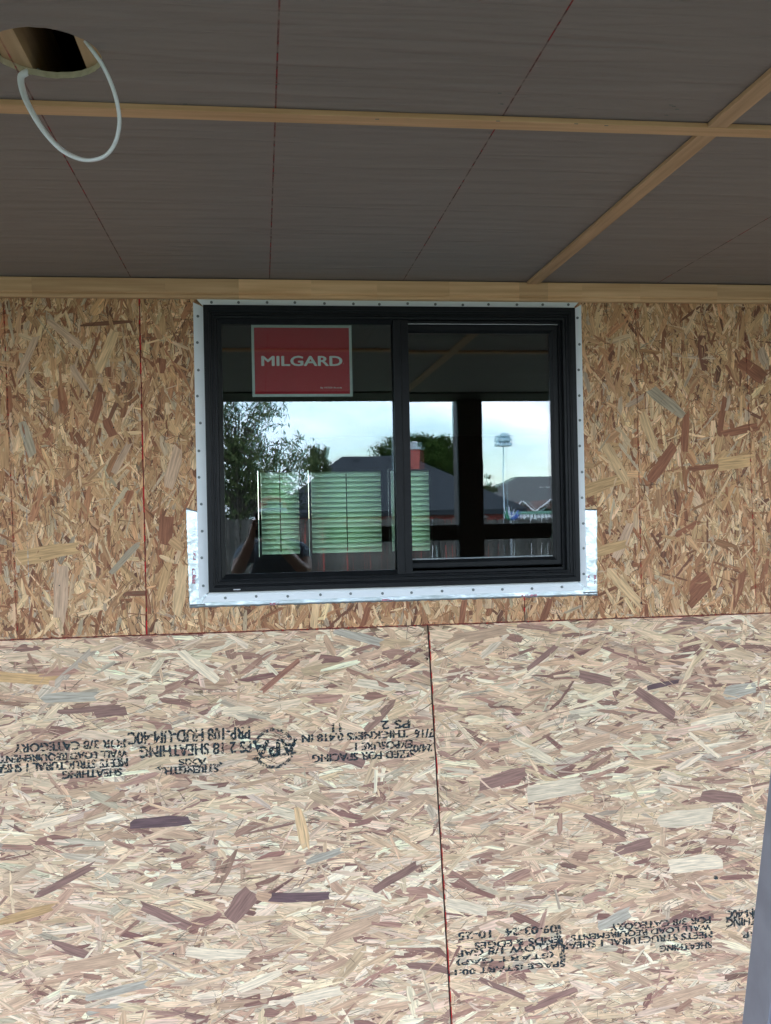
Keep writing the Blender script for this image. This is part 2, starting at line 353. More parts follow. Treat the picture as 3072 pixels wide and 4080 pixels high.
def strands_mesh(pan, N, Lm, Wm, horiz, pal, pw, sliver):
    xl, xr, z0, z1, vert = pan
    vx0, vx1 = max(-1.75, float(min(xl(z0), xl(z1)))), min(2.75, float(max(xr(z0), xr(z1))))
    cx = rng.uniform(vx0, vx1, N); cz = rng.uniform(max(z0, 0), z1, N)
    L = np.clip(rng.lognormal(math.log(Lm), .5, N), .012, .16); Wd = np.clip(rng.lognormal(math.log(Wm), .55, N), .0018, .032)
    ang = rng.normal(0, R_(19), N); wild = rng.random(N) < (.12 if horiz else .2); ang[wild] = rng.uniform(-math.pi/2, math.pi/2, wild.sum())
    if not horiz: ang = ang*1.35 + math.pi/2
    sv = rng.random(N) < sliver; L[sv] *= .45; Wd[sv] = rng.uniform(.0008, .0022, sv.sum())
    a = rng.uniform(0, .16, (N, 4)); b_ = rng.uniform(.45, 1, (N, 4)); c = rng.uniform(-.3, .3, (N, 2)); mid = rng.uniform(-.12, .12, (N, 2))
    pu = np.stack([-.5+a[:,0], 0*a[:,0], .5-a[:,1], .5+0*a[:,0], .5-a[:,2], 0*a[:,0], -.5+a[:,3], -.5+0*a[:,0]], 1)*L[:,None]
    pv = np.stack([-.5*b_[:,0], -.5+mid[:,0], -.5*b_[:,1], c[:,0], .5*b_[:,2], .5+mid[:,1], .5*b_[:,3], c[:,1]], 1)*Wd[:,None]
    ca, sa = np.cos(ang)[:,None], np.sin(ang)[:,None]
    X = cx[:,None] + pu*ca - pv*sa; Z = cz[:,None] + pu*sa + pv*ca
    order = np.linspace(0, 1, N); rng.shuffle(order)
    order[sv] = .8 + .2*order[sv]
    tilt = rng.normal(0, .012, N)[:,None]*pv + rng.normal(0, .0025, N)[:,None]*pu
    Y = -(.0002 + .0011*order[:,None]) - np.clip(tilt, -.0002, .0002)
    # keep off the window opening
    ins = (X > WX0+.02) & (X < WX1-.02) & (Z > WZ0+.02) & (Z < WZ1-.02)
    keep = ~ins.any(1)
    Z0_, X0_ = Z, X
    if not horiz: Z = np.clip(Z, z0, 2.437)
    else: Z = np.clip(Z, z0, z1)
    X = np.clip(X, xl(Z), xr(Z))
    keep &= ~((np.abs(X-X0_) > 1e-7).any(1) & (np.abs(Z-Z0_) > 1e-7).any(1))
    keep &= ((np.abs(X-X0_) > 1e-7).sum(1) < 5) & ((np.abs(Z-Z0_) > 1e-7).sum(1) < 5)
    X, Y, Z, pu, pv, sv = X[keep], Y[keep], Z[keep], pu[keep], pv[keep], sv[keep]; n_ = len(X)
    tone = pal[rng.choice(len(pal), n_, p=pw/pw.sum())]*np.clip(rng.normal(1, .10, (n_, 1)), .65, 1.35) * rng.normal(1, .02, (n_, 3))
    k = rng.random(n_) < .6; dk = sv & k; tone[dk] *= .32  # dark slivers, darkened also to paint the shadows at strand edges
    me = bpy.data.meshes.new('strands')
    me.vertices.add(n_*8); me.vertices.foreach_set('co', np.stack([X, Y, Z], 2).astype('f').ravel())
    me.loops.add(n_*8); me.loops.foreach_set('vertex_index', np.arange(n_*8, dtype='i'))
    me.polygons.add(n_); me.polygons.foreach_set('loop_start', np.arange(0, n_*8, 8, dtype='i'))
    me.update(calc_edges=True)
    at_ = me.attributes.new('tone', 'FLOAT_COLOR', 'POINT')
    col = np.ones((n_, 8, 4), 'f'); col[:,:,:3] = np.clip(tone, .02, .9)[:,None,:]; at_.data.foreach_set('color', col.ravel())
    uv = me.uv_layers.new(name='grain'); of = rng.uniform(0, 50, (n_, 2))
    uv.data.foreach_set('uv', np.stack([pu+of[:,:1], pv+of[:,1:]], 2).astype('f').ravel())
    return me
panels = []
for k, pan in enumerate(PAN):
    xl, xr, z0, z1, vert = pan
    pb = MB()
    def slab(za, zb, fx0=None, fx1=None):
        A = lambda z: float(xl(z)) if fx0 is None else fx0
        B = lambda z: float(xr(z)) if fx1 is None else fx1
        pb.hexa([(A(za),0,za),(B(za),0,za),(B(za),.011,za),(A(za),.011,za),(A(zb),0,zb),(B(zb),0,zb),(B(zb),.011,zb),(A(zb),.011,zb)])
    if k == 1:
        slab(z0, WZ0); slab(WZ1, z1); slab(WZ0, WZ1, None, WX0)
    elif k == 2:
        slab(z0, WZ0); slab(WZ1, z1); slab(WZ0, WZ1, WX1, None)
    else: slab(z0, z1)
    p = pb.build('osb_panel', 'osb_core', wall); p['label'] = PLABEL[k]; panels.append(p)
    area = (min(2.75, float(xr(z0)))-max(-1.75, float(xl(z0))))*(z1-max(z0, 0))
    if vert: me = strands_mesh(pan, int(area*14500), .058, .0098, False, UPP, UPPP, .40)
    else: me = strands_mesh(pan, int(area*7200), .104, .0142, True, LOW, LOWP, .34)
    link('strands', me, 'strand', p, kind='stuff')
# the strands that stand out, one by one (display x, y, length, width in px, angle, tone)
TONE = {'d': (.29,.165,.13), 'D': (.15,.09,.09), 'r': (.36,.165,.11), 'g': (.47,.41,.32), 'c': (.80,.65,.46), 'y': (.68,.45,.24), 't': (.56,.37,.24), 'u': (.29,.115,.06), 'G': (.40,.32,.22), 'Y': (.58,.36,.17)}
BIG = [(1090,1680,112,28,13,'d'),(350,1775,120,24,0,'D'),(1172,1420,88,13,36,'d'),(605,1460,108,15,38,'r'),(1285,1465,78,24,-15,'d'),(1418,1520,100,28,-36,'d'),(1562,1722,95,26,-8,'d'),
 (142,1902,120,16,25,'d'),(357,1980,112,22,-28,'d'),(856,1895,112,20,27,'d'),(522,1955,74,44,52,'d'),(650,1937,118,22,-3,'D'),(195,1533,120,14,2,'d'),(238,1539,62,22,2,'d'),(1312,1785,98,15,-30,'d'),
 (1085,2135,95,12,-26,'d'),(775,1375,108,20,-17,'g'),(152,1506,112,24,0,'g'),(258,2140,115,20,9,'g'),(652,1790,92,24,-80,'y'),(1328,1986,75,26,20,'g'),(1200,1706,115,42,5,'c'),(1480,1768,110,36,2,'c'),
 (1500,1866,112,40,2,'c'),(152,2052,90,20,-22,'d'),(412,2196,76,14,-20,'d'),(748,1637,80,28,-22,'d'),(1600,1492,70,30,8,'g'),(225,2180,60,12,10,'g'),(885,1742,95,14,28,'t'),(600,1866,120,34,4,'t'),
 (60,1465,130,26,-6,'Y'),(1040,1370,130,26,8,'t'),(1270,1610,120,26,14,'t'),(760,2010,120,30,20,'t'),(470,2060,120,26,-8,'c'),(1190,2160,110,16,18,'d'),(1370,1830,80,24,10,'d'),(470,1700,110,20,-12,'c'),
 (820,1480,110,22,-10,'c'),(430,1440,110,22,-40,'c'),(700,1850,80,18,15,'g'),(1010,1960,90,26,-18,'c'),(1540,1560,110,22,8,'c'),(1590,1610,90,20,12,'t'),(1430,1480,70,12,8,'D'),(930,2090,90,18,-12,'d'),
 (200,2080,110,30,6,'t'),(60,1975,110,20,12,'Y'),(690,2150,100,24,8,'c'),(560,2120,90,18,18,'c'),(1470,2150,120,24,12,'t'),(1360,2105,100,18,-30,'t'),(1130,1830,90,16,15,'t'),(1250,1900,80,20,-10,'t'),
 # upper panels
 (359,1145,66,38,85,'u'),(270,1206,88,15,46,'G'),(100,1195,130,36,8,'Y'),(348,790,30,24,80,'u'),(210,880,66,22,72,'u'),(237,925,40,24,-70,'u'),(170,815,60,16,-60,'t'),(262,990,80,16,62,'t'),
 (1480,935,88,18,86,'u'),(1520,1010,70,14,4,'u'),(1432,1000,92,28,52,'u'),(1560,900,80,14,80,'u'),(1625,800,66,30,-35,'u'),(1290,1052,115,30,17,'Y'),(1345,1170,90,24,62,'t'),(1513,1265,52,42,40,'u'),(1300,1190,110,24,14,'Y'),
 (1600,930,80,20,10,'u'),(1400,930,80,24,-70,'y'),(1330,1000,90,26,-60,'y'),(1590,1000,80,30,6,'Y'),(1440,870,90,26,-40,'G'),(1350,1270,110,26,-48,'y'),(60,950,70,20,-75,'G'),(375,1010,90,30,75,'t'),(130,1280,120,34,86,'t'),
 (390,1270,110,28,80,'y'),(1510,1285,60,20,45,'u'),(1250,1120,90,16,-62,'t'),(790,1330,70,14,70,'u'),(1000,1325,60,16,80,'u'),(680,1330,60,20,84,'y'),(1180,1320,60,18,70,'u'),(60,770,90,16,65,'t'),(140,720,80,18,-40,'t'),(230,760,90,26,66,'y')]
for i, (px, py, L, Wd, an, tn) in enumerate(BIG):
    c = at(px*DS, py*DS); s_ = (c - CAM).length/2076.0*.985
    L *= s_; Wd *= s_*.9; a = R_(an)
    pts = []
    for (fu, fv) in ((-.5, -.42), (-.2, -.5), (.2, -.47), (.5, -.38), (.47, .05), (.5, .42), (.15, .5), (-.2, .46), (-.47, .4), (-.5, .02)):
        fu += random.uniform(-.07, .07); fv += random.uniform(-.10, .10)
        pts.append((c.x + fu*L*math.cos(a) - fv*Wd*math.sin(a), c.z + fu*L*math.sin(a) + fv*Wd*math.cos(a), fu*L, fv*Wd))
    y_ = (-.00142 if i < 24 else -.00128) - .0000015*i
    k = (0 if c.x < -.346 else 1 if c.x < .81 else 2) if c.z > ZJ else (3 if c.x < seam(c.z) else 4)
    xl, xr, z0, z1, vert = PAN[k]
    v = []
    for q in pts:
        zz = min(max(q[1], z0), z1); v.append((min(max(q[0], float(xl(zz))), float(xr(zz))), y_, zz))
    me = bpy.data.meshes.new('strand'); me.from_pydata(v, [], [tuple(range(10))]); me.update()
    at_ = me.attributes.new('tone', 'FLOAT_COLOR', 'POINT'); tt = TONE[tn]; jt = random.uniform(.9, 1.1)
    at_.data.foreach_set('color', np.tile(np.array([tt[0]*jt, tt[1]*jt, tt[2]*jt, 1], 'f'), 10))
    uv = me.uv_layers.new(name='grain'); o1, o2 = random.uniform(0, 50), random.uniform(0, 50)
    for li, lo_ in enumerate(me.loops): uv.data[li].uv = (pts[lo_.vertex_index][2]+o1, pts[lo_.vertex_index][3]+o2)
    link('strand', me, 'strand', panels[k])
# chalk and seam lines on the wall (they lie on the sheets)
def wline(name, x0, z0, x1, z1, w, mat, par, y=-.0019):
    d = Vector((x1-x0, 0, z1-z0)); n_ = Vector((d.z, 0, -d.x)).normalized()*w/2; nseg = 12; b_ = MB()
    for i in range(nseg):
        a = Vector((x0, y, z0)) + d*(i/nseg); c = Vector((x0, y, z0)) + d*((i+1)/nseg)
        b_.poly([a-n_, a+n_, c+n_, c-n_])
    return b_.build(name, mat, par, fixn=False)
# dark gaps behind the joints
MB().box((-.3475, .0008, 1.3825), (-.3415, .0102, 2.437)).build('seam_gap', 'seam', wall)
wline('chalk_line', -.3462, 2.437, -.3432, 1.3825, .0042, 'chalk_red', wall)
wline('chalk_line', seam(1.3795)+.0030, 1.3795, seam(0)+.0030, 0, .0030, 'chalk_red', wall)
wline('chalk_line', -1.05, 1.3810, 1.9, 1.3810, .005, 'chalk_faint', wall)
a, b_ = at(8*DS, 660*DS), at(38*DS, 1382*DS); wline('chalk_line', a.x, a.z, b_.x, b_.z, .004, 'chalk_faint', wall)
a, b_ = at(1372*DS, 670*DS), at(1387*DS, 1332*DS); wline('chalk_line', a.x, a.z, b_.x, b_.z, .0034, 'chalk_faint', wall)
a, b_ = at(1608*DS, 670*DS), at(1634*DS, 1322*DS); wline('chalk_line', a.x, a.z, b_.x, b_.z, .0034, 'chalk_faint', wall)
a, b_ = at(870*DS, 1295*DS), at(873*DS, 1350*DS); wline('chalk_line', a.x, a.z, b_.x, b_.z, .003, 'chalk_faint', wall)
wline('chalk_line', .8098, 1.46, .8098, 1.3825, .004, 'chalk_red', wall)
a, b_ = at(52*DS, 900*DS), at(66*DS, 1382*DS); wline('chalk_line', a.x, a.z, b_.x, b_.z, .0025, 'chalk_white', wall)
# knots, nail heads and pits
for (px, py, rr) in [(1384,1303,.006),(700*1,1388,.0022),(1388,1190,.003),(1385,1120,.002),(1546,1896,.008),(868,1510,.0025),(375,2060,.003),(286,1110,.002),(88,1206,.003),(1200,2190,.003)] + [(random.uniform(5, 410), random.uniform(680, 1375), random.uniform(.0012, .0028)) for _ in range(34)] + [(random.uniform(1275, 1655), random.uniform(680, 1320), random.uniform(.0012, .0028)) for _ in range(34)]:
    c = at(px*DS, py*DS); pts = [(c.x+rr*math.cos(t_*.7854)*random.uniform(.7, 1.3), -.0017, c.z+rr*math.sin(t_*.7854)*random.uniform(.7, 1.3)) for t_ in range(8)]
    MB().poly(pts).build('knot_hole', 'ink', wall, fixn=False)
def embolden(o, shifts):
    bm = bmesh.new(); bm.from_mesh(o.data); src = bm.verts[:]+bm.edges[:]+bm.faces[:]
    for i, (dx, dz) in enumerate(shifts):
        g_ = bmesh.ops.duplicate(bm, geom=src)
        bmesh.ops.translate(bm, verts=[e for e in g_['geom'] if isinstance(e, bmesh.types.BMVert)], vec=(dx, -.00004*(i+1), dz))
    bm.to_mesh(o.data); bm.free()
# grade stamps, printed upside down on the lower sheets
INK_Y = -.0018
def stamp(body, px, py, hpx, wpx, par, tilt=None):
    c = at(px*DS, py*DS); s_ = (c - CAM).length/2076.0*.985
    o = text_part('grade_stamp', body, 0, 0, 0, 1, 'ink', par, rot180=True, weight=0)
    dx, dz = o.dimensions.x, o.dimensions.z
    for v in o.data.vertices:
        dx_ = None
    xs = [v.co.x for v in o.data.vertices]; zs = [v.co.z for v in o.data.vertices]
    mx_, mz_ = (max(xs)+min(xs))/2, (max(zs)+min(zs))/2; kx, kz = wpx*s_/(max(xs)-min(xs)), hpx*s_/(max(zs)-min(zs))
    for v in o.data.vertices: v.co = Vector((c.x+(v.co.x-mx_)*kx, INK_Y, c.z+(v.co.z-mz_)*kz))
    # heavy rubber-stamp strokes: a second impression shifted by a hair
    embolden(o, [(.0015, .0005), (.0030, .0012), (.0008, .0018), (.0025, .0022), (.0042, .0008)])
    return o
PL, PR = panels[3], panels[4]
for a in [('FOR 3/8 CATEGORY',150,1612,17,218),('WALL LOAD REQUIREMENTS',132,1634,17,258),('MEETS STRUCTURAL 1 SHEAR',128,1655,17,266),('SHEATHING',198,1672,15,116),
          ('PRP-108 HUD-UM-40C',408,1590,26,250),('PS 2-18 SHEATHING',422,1620,24,228),('AXIS',415,1646,12,56),('STRENGTH',413,1664,14,108),
          ('THICKNESS 0.418 IN',766,1591,16,226),('EXPOSURE 1',828,1611,16,122),('SIZED FOR SPACING',784,1634,16,216),('PS 2',853,1566,18,62),('11',726,1573,18,18),('7/16',915,1585,18,40),('24/0',912,1617,16,40)]:
    stamp(*a, PL)
for a in [('10-25',1024,2021,15,66),('09-03-24',1146,2011,15,104),('ENDS & EDGES',1116,2037,13,172),('ALLOW 1/8 GAP',1096,2053,13,206),('(START GAP)',1090,2071,13,196),('SPACE (START 00:11',1094,2091,14,236),
          ('FOR 3/8 CATEGORY',1426,1996,13,204),('WALL LOAD REQUIREMENTS',1385,2014,13,284),('MEETS STRUCTURAL 1 SHEAR',1376,2032,13,306),('SHEATHING',1480,2046,12,104),('UM-40C',1604,1974,16,70),('THING',1600,1992,15,60),('RP',1618,2020,11,26)]:
    stamp(*a, PR)
def bar(px0, py0, px1, py1, wpx, par, head=0):
    a, b_ = at(px0*DS, py0*DS), at(px1*DS, py1*DS); s_ = (a-CAM).length/2076*.985
    d = (b_-a); n_ = Vector((-d.z, 0, d.x)).normalized()*wpx*s_/2; a.y = b_.y = INK_Y; q = MB(); q.poly([a-n_, b_-n_, b_+n_, a+n_])
    if head:
        t_ = d.normalized()*head*s_
        for p_, sg in ((a, 1), (b_, -1)):
            q.poly([p_-t_*sg*.4+Vector((0,-.0001,0)), p_+t_*sg+n_*3.2+Vector((0,-.0001,0)), p_+t_*sg-n_*3.2+Vector((0,-.0001,0))])
    return q.build('grade_stamp', 'ink', par, fixn=False)
bar(338, 1660, 482, 1650, 3.5, PL, 9)
bar(1204, 1998, 1217, 2076, 12, PR)
# round association mark: broken ring and three letters
c = at(592*DS, 1617*DS); s_ = (c-CAM).length/2076*.985
q = MB()
for (a0, a1) in ((25, 155), (205, 335)):
    for i in range(16):
        t0, t1 = R_(a0+(a1-a0)*i/16), R_(a0+(a1-a0)*(i+1)/16)
        ro, ri = 44*s_, 37*s_
        q.poly([(c.x+ro*math.cos(t0), INK_Y, c.z+ro*math.sin(t0)*.98), (c.x+ro*math.cos(t1), INK_Y, c.z+ro*math.sin(t1)*.98), (c.x+ri*math.cos(t1), INK_Y, c.z+ri*math.sin(t1)*.98), (c.x+ri*math.cos(t0), INK_Y, c.z+ri*math.sin(t0)*.98)])
q.build('grade_stamp', 'ink', PL, fixn=False)
o = stamp('APA', 592, 1616, 34, 92, PL); o2 = stamp('APA', 593.5, 1617, 34, 92, PL); o2.location.y = -.00025
bar(545, 1640, 640, 1626, 5, PL)

# ------------------------------------------------------------------ wall core behind the sheets, room behind it
wc = MB()
for (x0, x1, z0, z1) in ((-6, WX0-.004, -.05, 2.60), (WX1+.004, 7, -.05, 2.60), (WX0-.004, WX1+.004, -.05, WZ0-.004), (WX0-.004, WX1+.004, WZ1+.004, 2.60)):
    wc.box((x0, .012, z0), (x1, .15, z1))
wc.build('wall_framing', 'room_paint', wall)
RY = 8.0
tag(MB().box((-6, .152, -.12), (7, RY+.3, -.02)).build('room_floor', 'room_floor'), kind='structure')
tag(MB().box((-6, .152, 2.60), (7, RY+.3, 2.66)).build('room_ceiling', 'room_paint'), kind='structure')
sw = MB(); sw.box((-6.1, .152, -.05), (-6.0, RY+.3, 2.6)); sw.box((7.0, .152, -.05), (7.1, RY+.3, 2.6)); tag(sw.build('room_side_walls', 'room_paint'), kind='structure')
OPEN = []
for (a, b_) in ((556, 654), (665, 832), (838, 936)):
    p0, p1 = at(a*DS, 1010*DS, RY), at(b_*DS, 1203*DS, RY); OPEN.append((p0.x, p1.x))
OZ0, OZ1 = 1.255, 2.235
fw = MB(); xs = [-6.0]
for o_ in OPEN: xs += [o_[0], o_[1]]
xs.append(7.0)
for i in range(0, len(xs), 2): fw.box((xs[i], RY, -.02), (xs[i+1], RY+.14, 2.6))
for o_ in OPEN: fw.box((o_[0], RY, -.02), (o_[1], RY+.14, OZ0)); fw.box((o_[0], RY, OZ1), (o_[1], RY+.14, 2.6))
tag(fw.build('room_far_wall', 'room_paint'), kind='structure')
slat_me = {}
SHL = ['left louvred shutter seen through the glass beside the reflected person', 'wide middle louvred shutter seen through the fixed pane', 'right louvred shutter seen behind the window mullion']
for k, (x0, x1) in enumerate(OPEN):
    t_ = thing('louvred_shutter', SHL[k], 'shutter', ((x0+x1)/2, RY, OZ0), 'shuttered windows at the back of the room')
    w_ = x1-x0
    MB().ring(x0+.007, x1-.001, OZ0+.001, OZ1-.001, [(0, RY+.05), (0, RY+.02), (.028, RY+.02), (.028, RY+.05)]).build('frame', 'room_paint', t_)
    MB().box((x0+.002, RY+.10, OZ0+.002), (x1-.002, RY+.106, OZ1-.002)).build('pane', 'plain_glass', t_)
    sx0, sx1 = x0+.036, x1-.030; n_ = 16; pitch = (OZ1-OZ0-.058)/n_
    first = None
    for j in range(n_):
        zc = OZ0+.029+pitch*(j+.5)
        if first is None:
            b = MB(); prof = []
            for i in range(7):
                u_ = -1+2*i/6; prof.append((u_*.036, -.033*u_ + .0*(1-u_*u_))); prof[-1] = (prof[-1][0]-.007*(1-u_*u_), prof[-1][1])
            # outer edge high, inner edge low
            i0 = len(b.v)
            for (dy, dz) in prof: b.v += [(sx0, RY+.035+dy, zc+dz), (sx1, RY+.035+dy, zc+dz)]
            for i in range(6): b.f.append((2*i, 2*i+1, 2*i+3, 2*i+2))
            first = b.build('slat', 'slat', t_, smooth=True)
            so = first.modifiers.new('thick', 'SOLIDIFY'); so.thickness = .004
        else:
            c_ = first.copy(); COL.objects.link(c_); c_.location.z = pitch*j
    MB().box(((sx0+sx1)/2-.006, RY+.004, OZ0+.05), ((sx0+sx1)/2+.006, RY+.010, OZ1-.05)).build('tilt_rod', 'dark_wood', t_)

# ------------------------------------------------------------------ porch roof: ceiling panels, battens, trim
porch = thing('porch_ceiling', 'grey primed porch ceiling of large panels with pine battens over the joints', 'ceiling', (.4, -1.3, ZC))
HC = atz(184, 216, ZC); HR = .082
PY0 = -2.66                                             # outer edge of the ceiling panels
XB, YB = .852, -1.219                                   # batten centre lines
def panel(x0, x1, y0, y1, hole=None):
    b = MB()
    if hole is None:
        b.box((x0, y0, ZC), (x1, y1, ZC+.0105)).build('ceiling_panel', 'ceiling', porch); return
    hx, hy = hole; n_ = 64; ring_i = []; ring_o = []
    for i in range(n_):
        t_ = 2*math.pi*i/n_; dx, dy = math.cos(t_), math.sin(t_)
        jr = HR + random.uniform(-.0012, .0012)
        ring_i.append((hx+jr*dx, hy+jr*dy))
        kx = ((x1-hx)/dx if dx > 0 else (x0-hx)/dx) if abs(dx) > 1e-9 else 1e9; ky = ((y1-hy)/dy if dy > 0 else (y0-hy)/dy) if abs(dy) > 1e-9 else 1e9
        k_ = min(kx, ky); ring_o.append((hx+k_*dx, hy+k_*dy))
    corners = [(x0, y0), (x1, y0), (x1, y1), (x0, y1)]
    for cxy in corners:                                 # snap the nearest outer point onto each corner
        i = min(range(n_), key=lambda i: (ring_o[i][0]-cxy[0])**2+(ring_o[i][1]-cxy[1])**2); ring_o[i] = cxy
    for z in (ZC, ZC+.0105):
        for i in range(n_):
            j = (i+1) % n_; b.poly([(*ring_i[i], z), (*ring_i[j], z), (*ring_o[j], z), (*ring_o[i], z)])
    b.build('ceiling_panel', 'ceiling', porch, fixn=False)
    e = MB()
    for i in range(n_):
        j = (i+1) % n_; e.poly([(*ring_i[i], ZC+.0003), (*ring_i[j], ZC+.0003), (*ring_i[j], ZC+.0105), (*ring_i[i], ZC+.0105)])
    e.build('hole_edge', 'panel_edge', porch, fixn=False)
xsp = [XB-3*1.2192*2, XB-2*1.2192*2, XB-1.2192*2, XB, XB+1.2192*2, XB+2*1.2192*2]
for i in range(len(xsp)-1):
    a, b_ = xsp[i]+.001, xsp[i+1]-.001
    hole = (HC.x, HC.y) if a < HC.x < b_ else None
    panel(a, b_, YB+.001, -.0015)
    panel(a, b_, PY0, YB-.001, hole)
XL, XR = xsp[0], xsp[-1]
MB().box((XL, YB-.019, ZC-.0105), (XR, YB+.019, ZC-.0005)).build('batten', 'pine_x', porch, bevel=.0015)
for (y0, y1) in ((PY0, YB-.0195), (YB+.0195, -.0195)):
    MB().box((XB-.019, y0, ZC-.0095), (XB+.019, y1, ZC-.0005)).build('batten', 'pine_y', porch, bevel=.0015)
def cline(k, mat='chalk_ceiling', y0=-.022, y1=PY0, w=.0028):
    x_ = .0391+.4064*k; b = MB()
    for i in range(16):
        a, c_ = y0+(y1-y0)*i/16, y0+(y1-y0)*(i+1)/16; b.poly([(x_-w/2, a, ZC-.0004), (x_+w/2, a, ZC-.0004), (x_+w/2, c_, ZC-.0004), (x_-w/2, c_, ZC-.0004)])
    b.build('chalk_line', mat, porch, fixn=False)
for k in (-1, 0, 1, 3): cline(k)
# nail heads on the ceiling and battens
for (px, py) in [(600,195),(591,268),(593,385),(586,470),(1080,215),(1084,238),(815,258),(400,238),(1110,285),(1076,262),(1245,268),(1310,272),(1456,243),(1463,249),(1440,262),(1450,240),(1060,300),(585,520)]:
    c = atz(px*DS, py*DS, ZC-.011); MB().box((c.x-.004, c.y-.0012, ZC-.0112), (c.x+.004, c.y+.0012, ZC-.0106) if abs(c.y-YB) < .02 or abs(c.x-XB) < .02 else (c.x+.004, c.y+.0012, ZC-.0106))
    zz = ZC-.0108 if abs(c.y-YB) < .02 or abs(c.x-XB) < .02 else ZC-.0006
    MB().box((c.x-.0035, c.y-.0012, zz), (c.x+.0035, c.y+.0012, zz+.0003)).build('nail_head', 'nail', porch)
# finger-jointed trim between ceiling and wall
trim = thing('ceiling_trim', 'finger-jointed pine trim strip where wall meets ceiling above the window', 'trim', (.4, 0, ZC-.06))
TZ0 = at(833*DS, 648*DS, -.018).z; TZ1 = ZC-.0035
tx = sorted([at(v, 1150, -.018).x for v in (-1500, -1250, -1010, -700, -330, 128, 657, 951, 1240, 1502, 1790, 2068, 2182, 2318, 2550, 2856, 3240, 3600, 3900, 4300, 4650)])
for i in range(len(tx)-1):
    h = TZ1-TZ0
    prof = [(0, TZ0), (-.014, TZ0), (-.0165, TZ0+.003), (-.0165, TZ0+.010), (-.0140, TZ0+.0135), (-.0185, TZ0+.018), (-.0185, TZ1), (0, TZ1)]
    b = MB(); x0, x1 = tx[i]+.0001, tx[i+1]-.0001; n_ = len(prof)
    b.v = [(x0, y-.003, z) for y, z in prof]+[(x1, y-.003, z) for y, z in prof]
    b.f = [(j, (j+1) % n_, n_+(j+1) % n_, n_+j) for j in range(n_)]+[tuple(range(n_)), tuple(range(n_, 2*n_))]
    b.build('trim_block', 'pine_x', trim)
# framing above the ceiling, roof deck
for x_ in (-3.2, -2.4, -1.6, -.8, -.3855, -.2625, .65, 1.4, 2.2, 3.0, 3.8):
    MB().box((x_, -2.8, ZC+.011), (x_+.038, .01, ZC+.15)).build('joist', 'joist', porch)
rf = MB(); rf.box((-6.4, -3.3, ZC+.24), (7.4, RY+.6, ZC+.36)); rf.build('roof_deck', 'dark_wood', porch)
MB().box((-6.0, -3.09, ZC-.008), (7.0, -3.072, ZC+.24)).build('fascia', 'dark_wood', porch)
for x_ in (-6.0, 6.98): MB().box((x_, -3.07, ZC-.012 if x_ > 0 else ZC-.012), (x_+.02, .0, ZC+.24)).build('fascia', 'dark_wood', porch)
# beam and posts at the outer edge of the porch, brace rail between posts
tag(MB().box((-5.97, -3.07, 2.430), (6.97, -2.662, ZC+.008)).build('porch_beam', 'dark_wood', bevel=.004), 'dark stained beam along the outer edge of the porch, reflected above the sky', 'beam')
pa, pb_ = bk(990, 960, 2.95), bk(1045, 960, 2.95)
for (x0, x1, lab) in ((pa.x, pb_.x, 'dark porch post reflected in the sliding pane'), (pa.x-4.2, pb_.x-4.2, 'dark porch post far to the left of the reflected person')):
    t_ = thing('porch_post', lab, 'post', ((x0+x1)/2, -3.02, 0))
    MB().box((x0, -3.09, .02), (x1, -2.95, 2.429)).build('shaft', 'dark_wood', t_, bevel=.006)
    MB().box((x0-.025, -3.115, .001), (x1+.025, -2.925, .16)).build('base_trim', 'dark_wood', t_, bevel=.004)
z1_, z0_ = bk(1100, 1131, 3.0).z, bk(1100, 1165, 3.0).z
xl_ = bk(700, 1150, 3.0).x
tag(MB().box((xl_, -3.04, z0_), (pa.x-.002, -3.0, z1_)).build('brace_rail', 'dark_wood', bevel=.003), 'dark horizontal brace rail left of the reflected porch post', 'rail')
tag(MB().box((pb_.x+.002, -3.04, z0_), (5.2, -3.0, z1_)).build('brace_rail', 'dark_wood', bevel=.003), 'dark horizontal brace rail right of the reflected porch post', 'rail')

# ------------------------------------------------------------------ cable loop hanging out of the light hole
rim = atz(45*DS, 168*DS, ZC-.007)
pts = [atz(100*DS, 173*DS, ZC+.03), atz(86*DS, 158*DS, ZC+.024), atz(70*DS, 153*DS, ZC+.016), atz(56*DS, 157*DS, ZC+.002), rim]
cp = [(51,202),(68,240),(95,283),(130,321),(165,341),(197,346),(228,336),(249,308),(258,265),(253,222),(240,180),(222,142),(204,115)]
for k, (px, py) in enumerate(cp):
    t = k/(len(cp)-1); pts.append(at(px*DS, py*DS, rim.y*(1-t) + -1.425*t))
pts.append(pts[-1]+Vector((-.035, .004, .05)))
def spline(P, n=6):
    out = []
    for i in range(len(P)-1):
        p0, p1, p2, p3 = P[max(i-1, 0)], P[i], P[i+1], P[min(i+2, len(P)-1)]
        for k in range(n):
            t = k/n; out.append(.5*((2*p1)+(p2-p0)*t+(2*p0-5*p1+4*p2-p3)*t*t+(3*p1-p0-3*p2+p3)*t**3))
    out.append(P[-1]); return out
tag(MB().tube(spline(pts), .0060, 10, flat=(.52, 1.0)).build('cable', 'cable', smooth=True), 'white flat electrical cable looping out of the round ceiling hole', 'cable')

# ================================================================== WINDOW
win = thing('sliding_window', 'black framed two-pane sliding window with white nailing fin', 'window', ((WX0+WX1)/2, 0, WZ0))
FW = .031
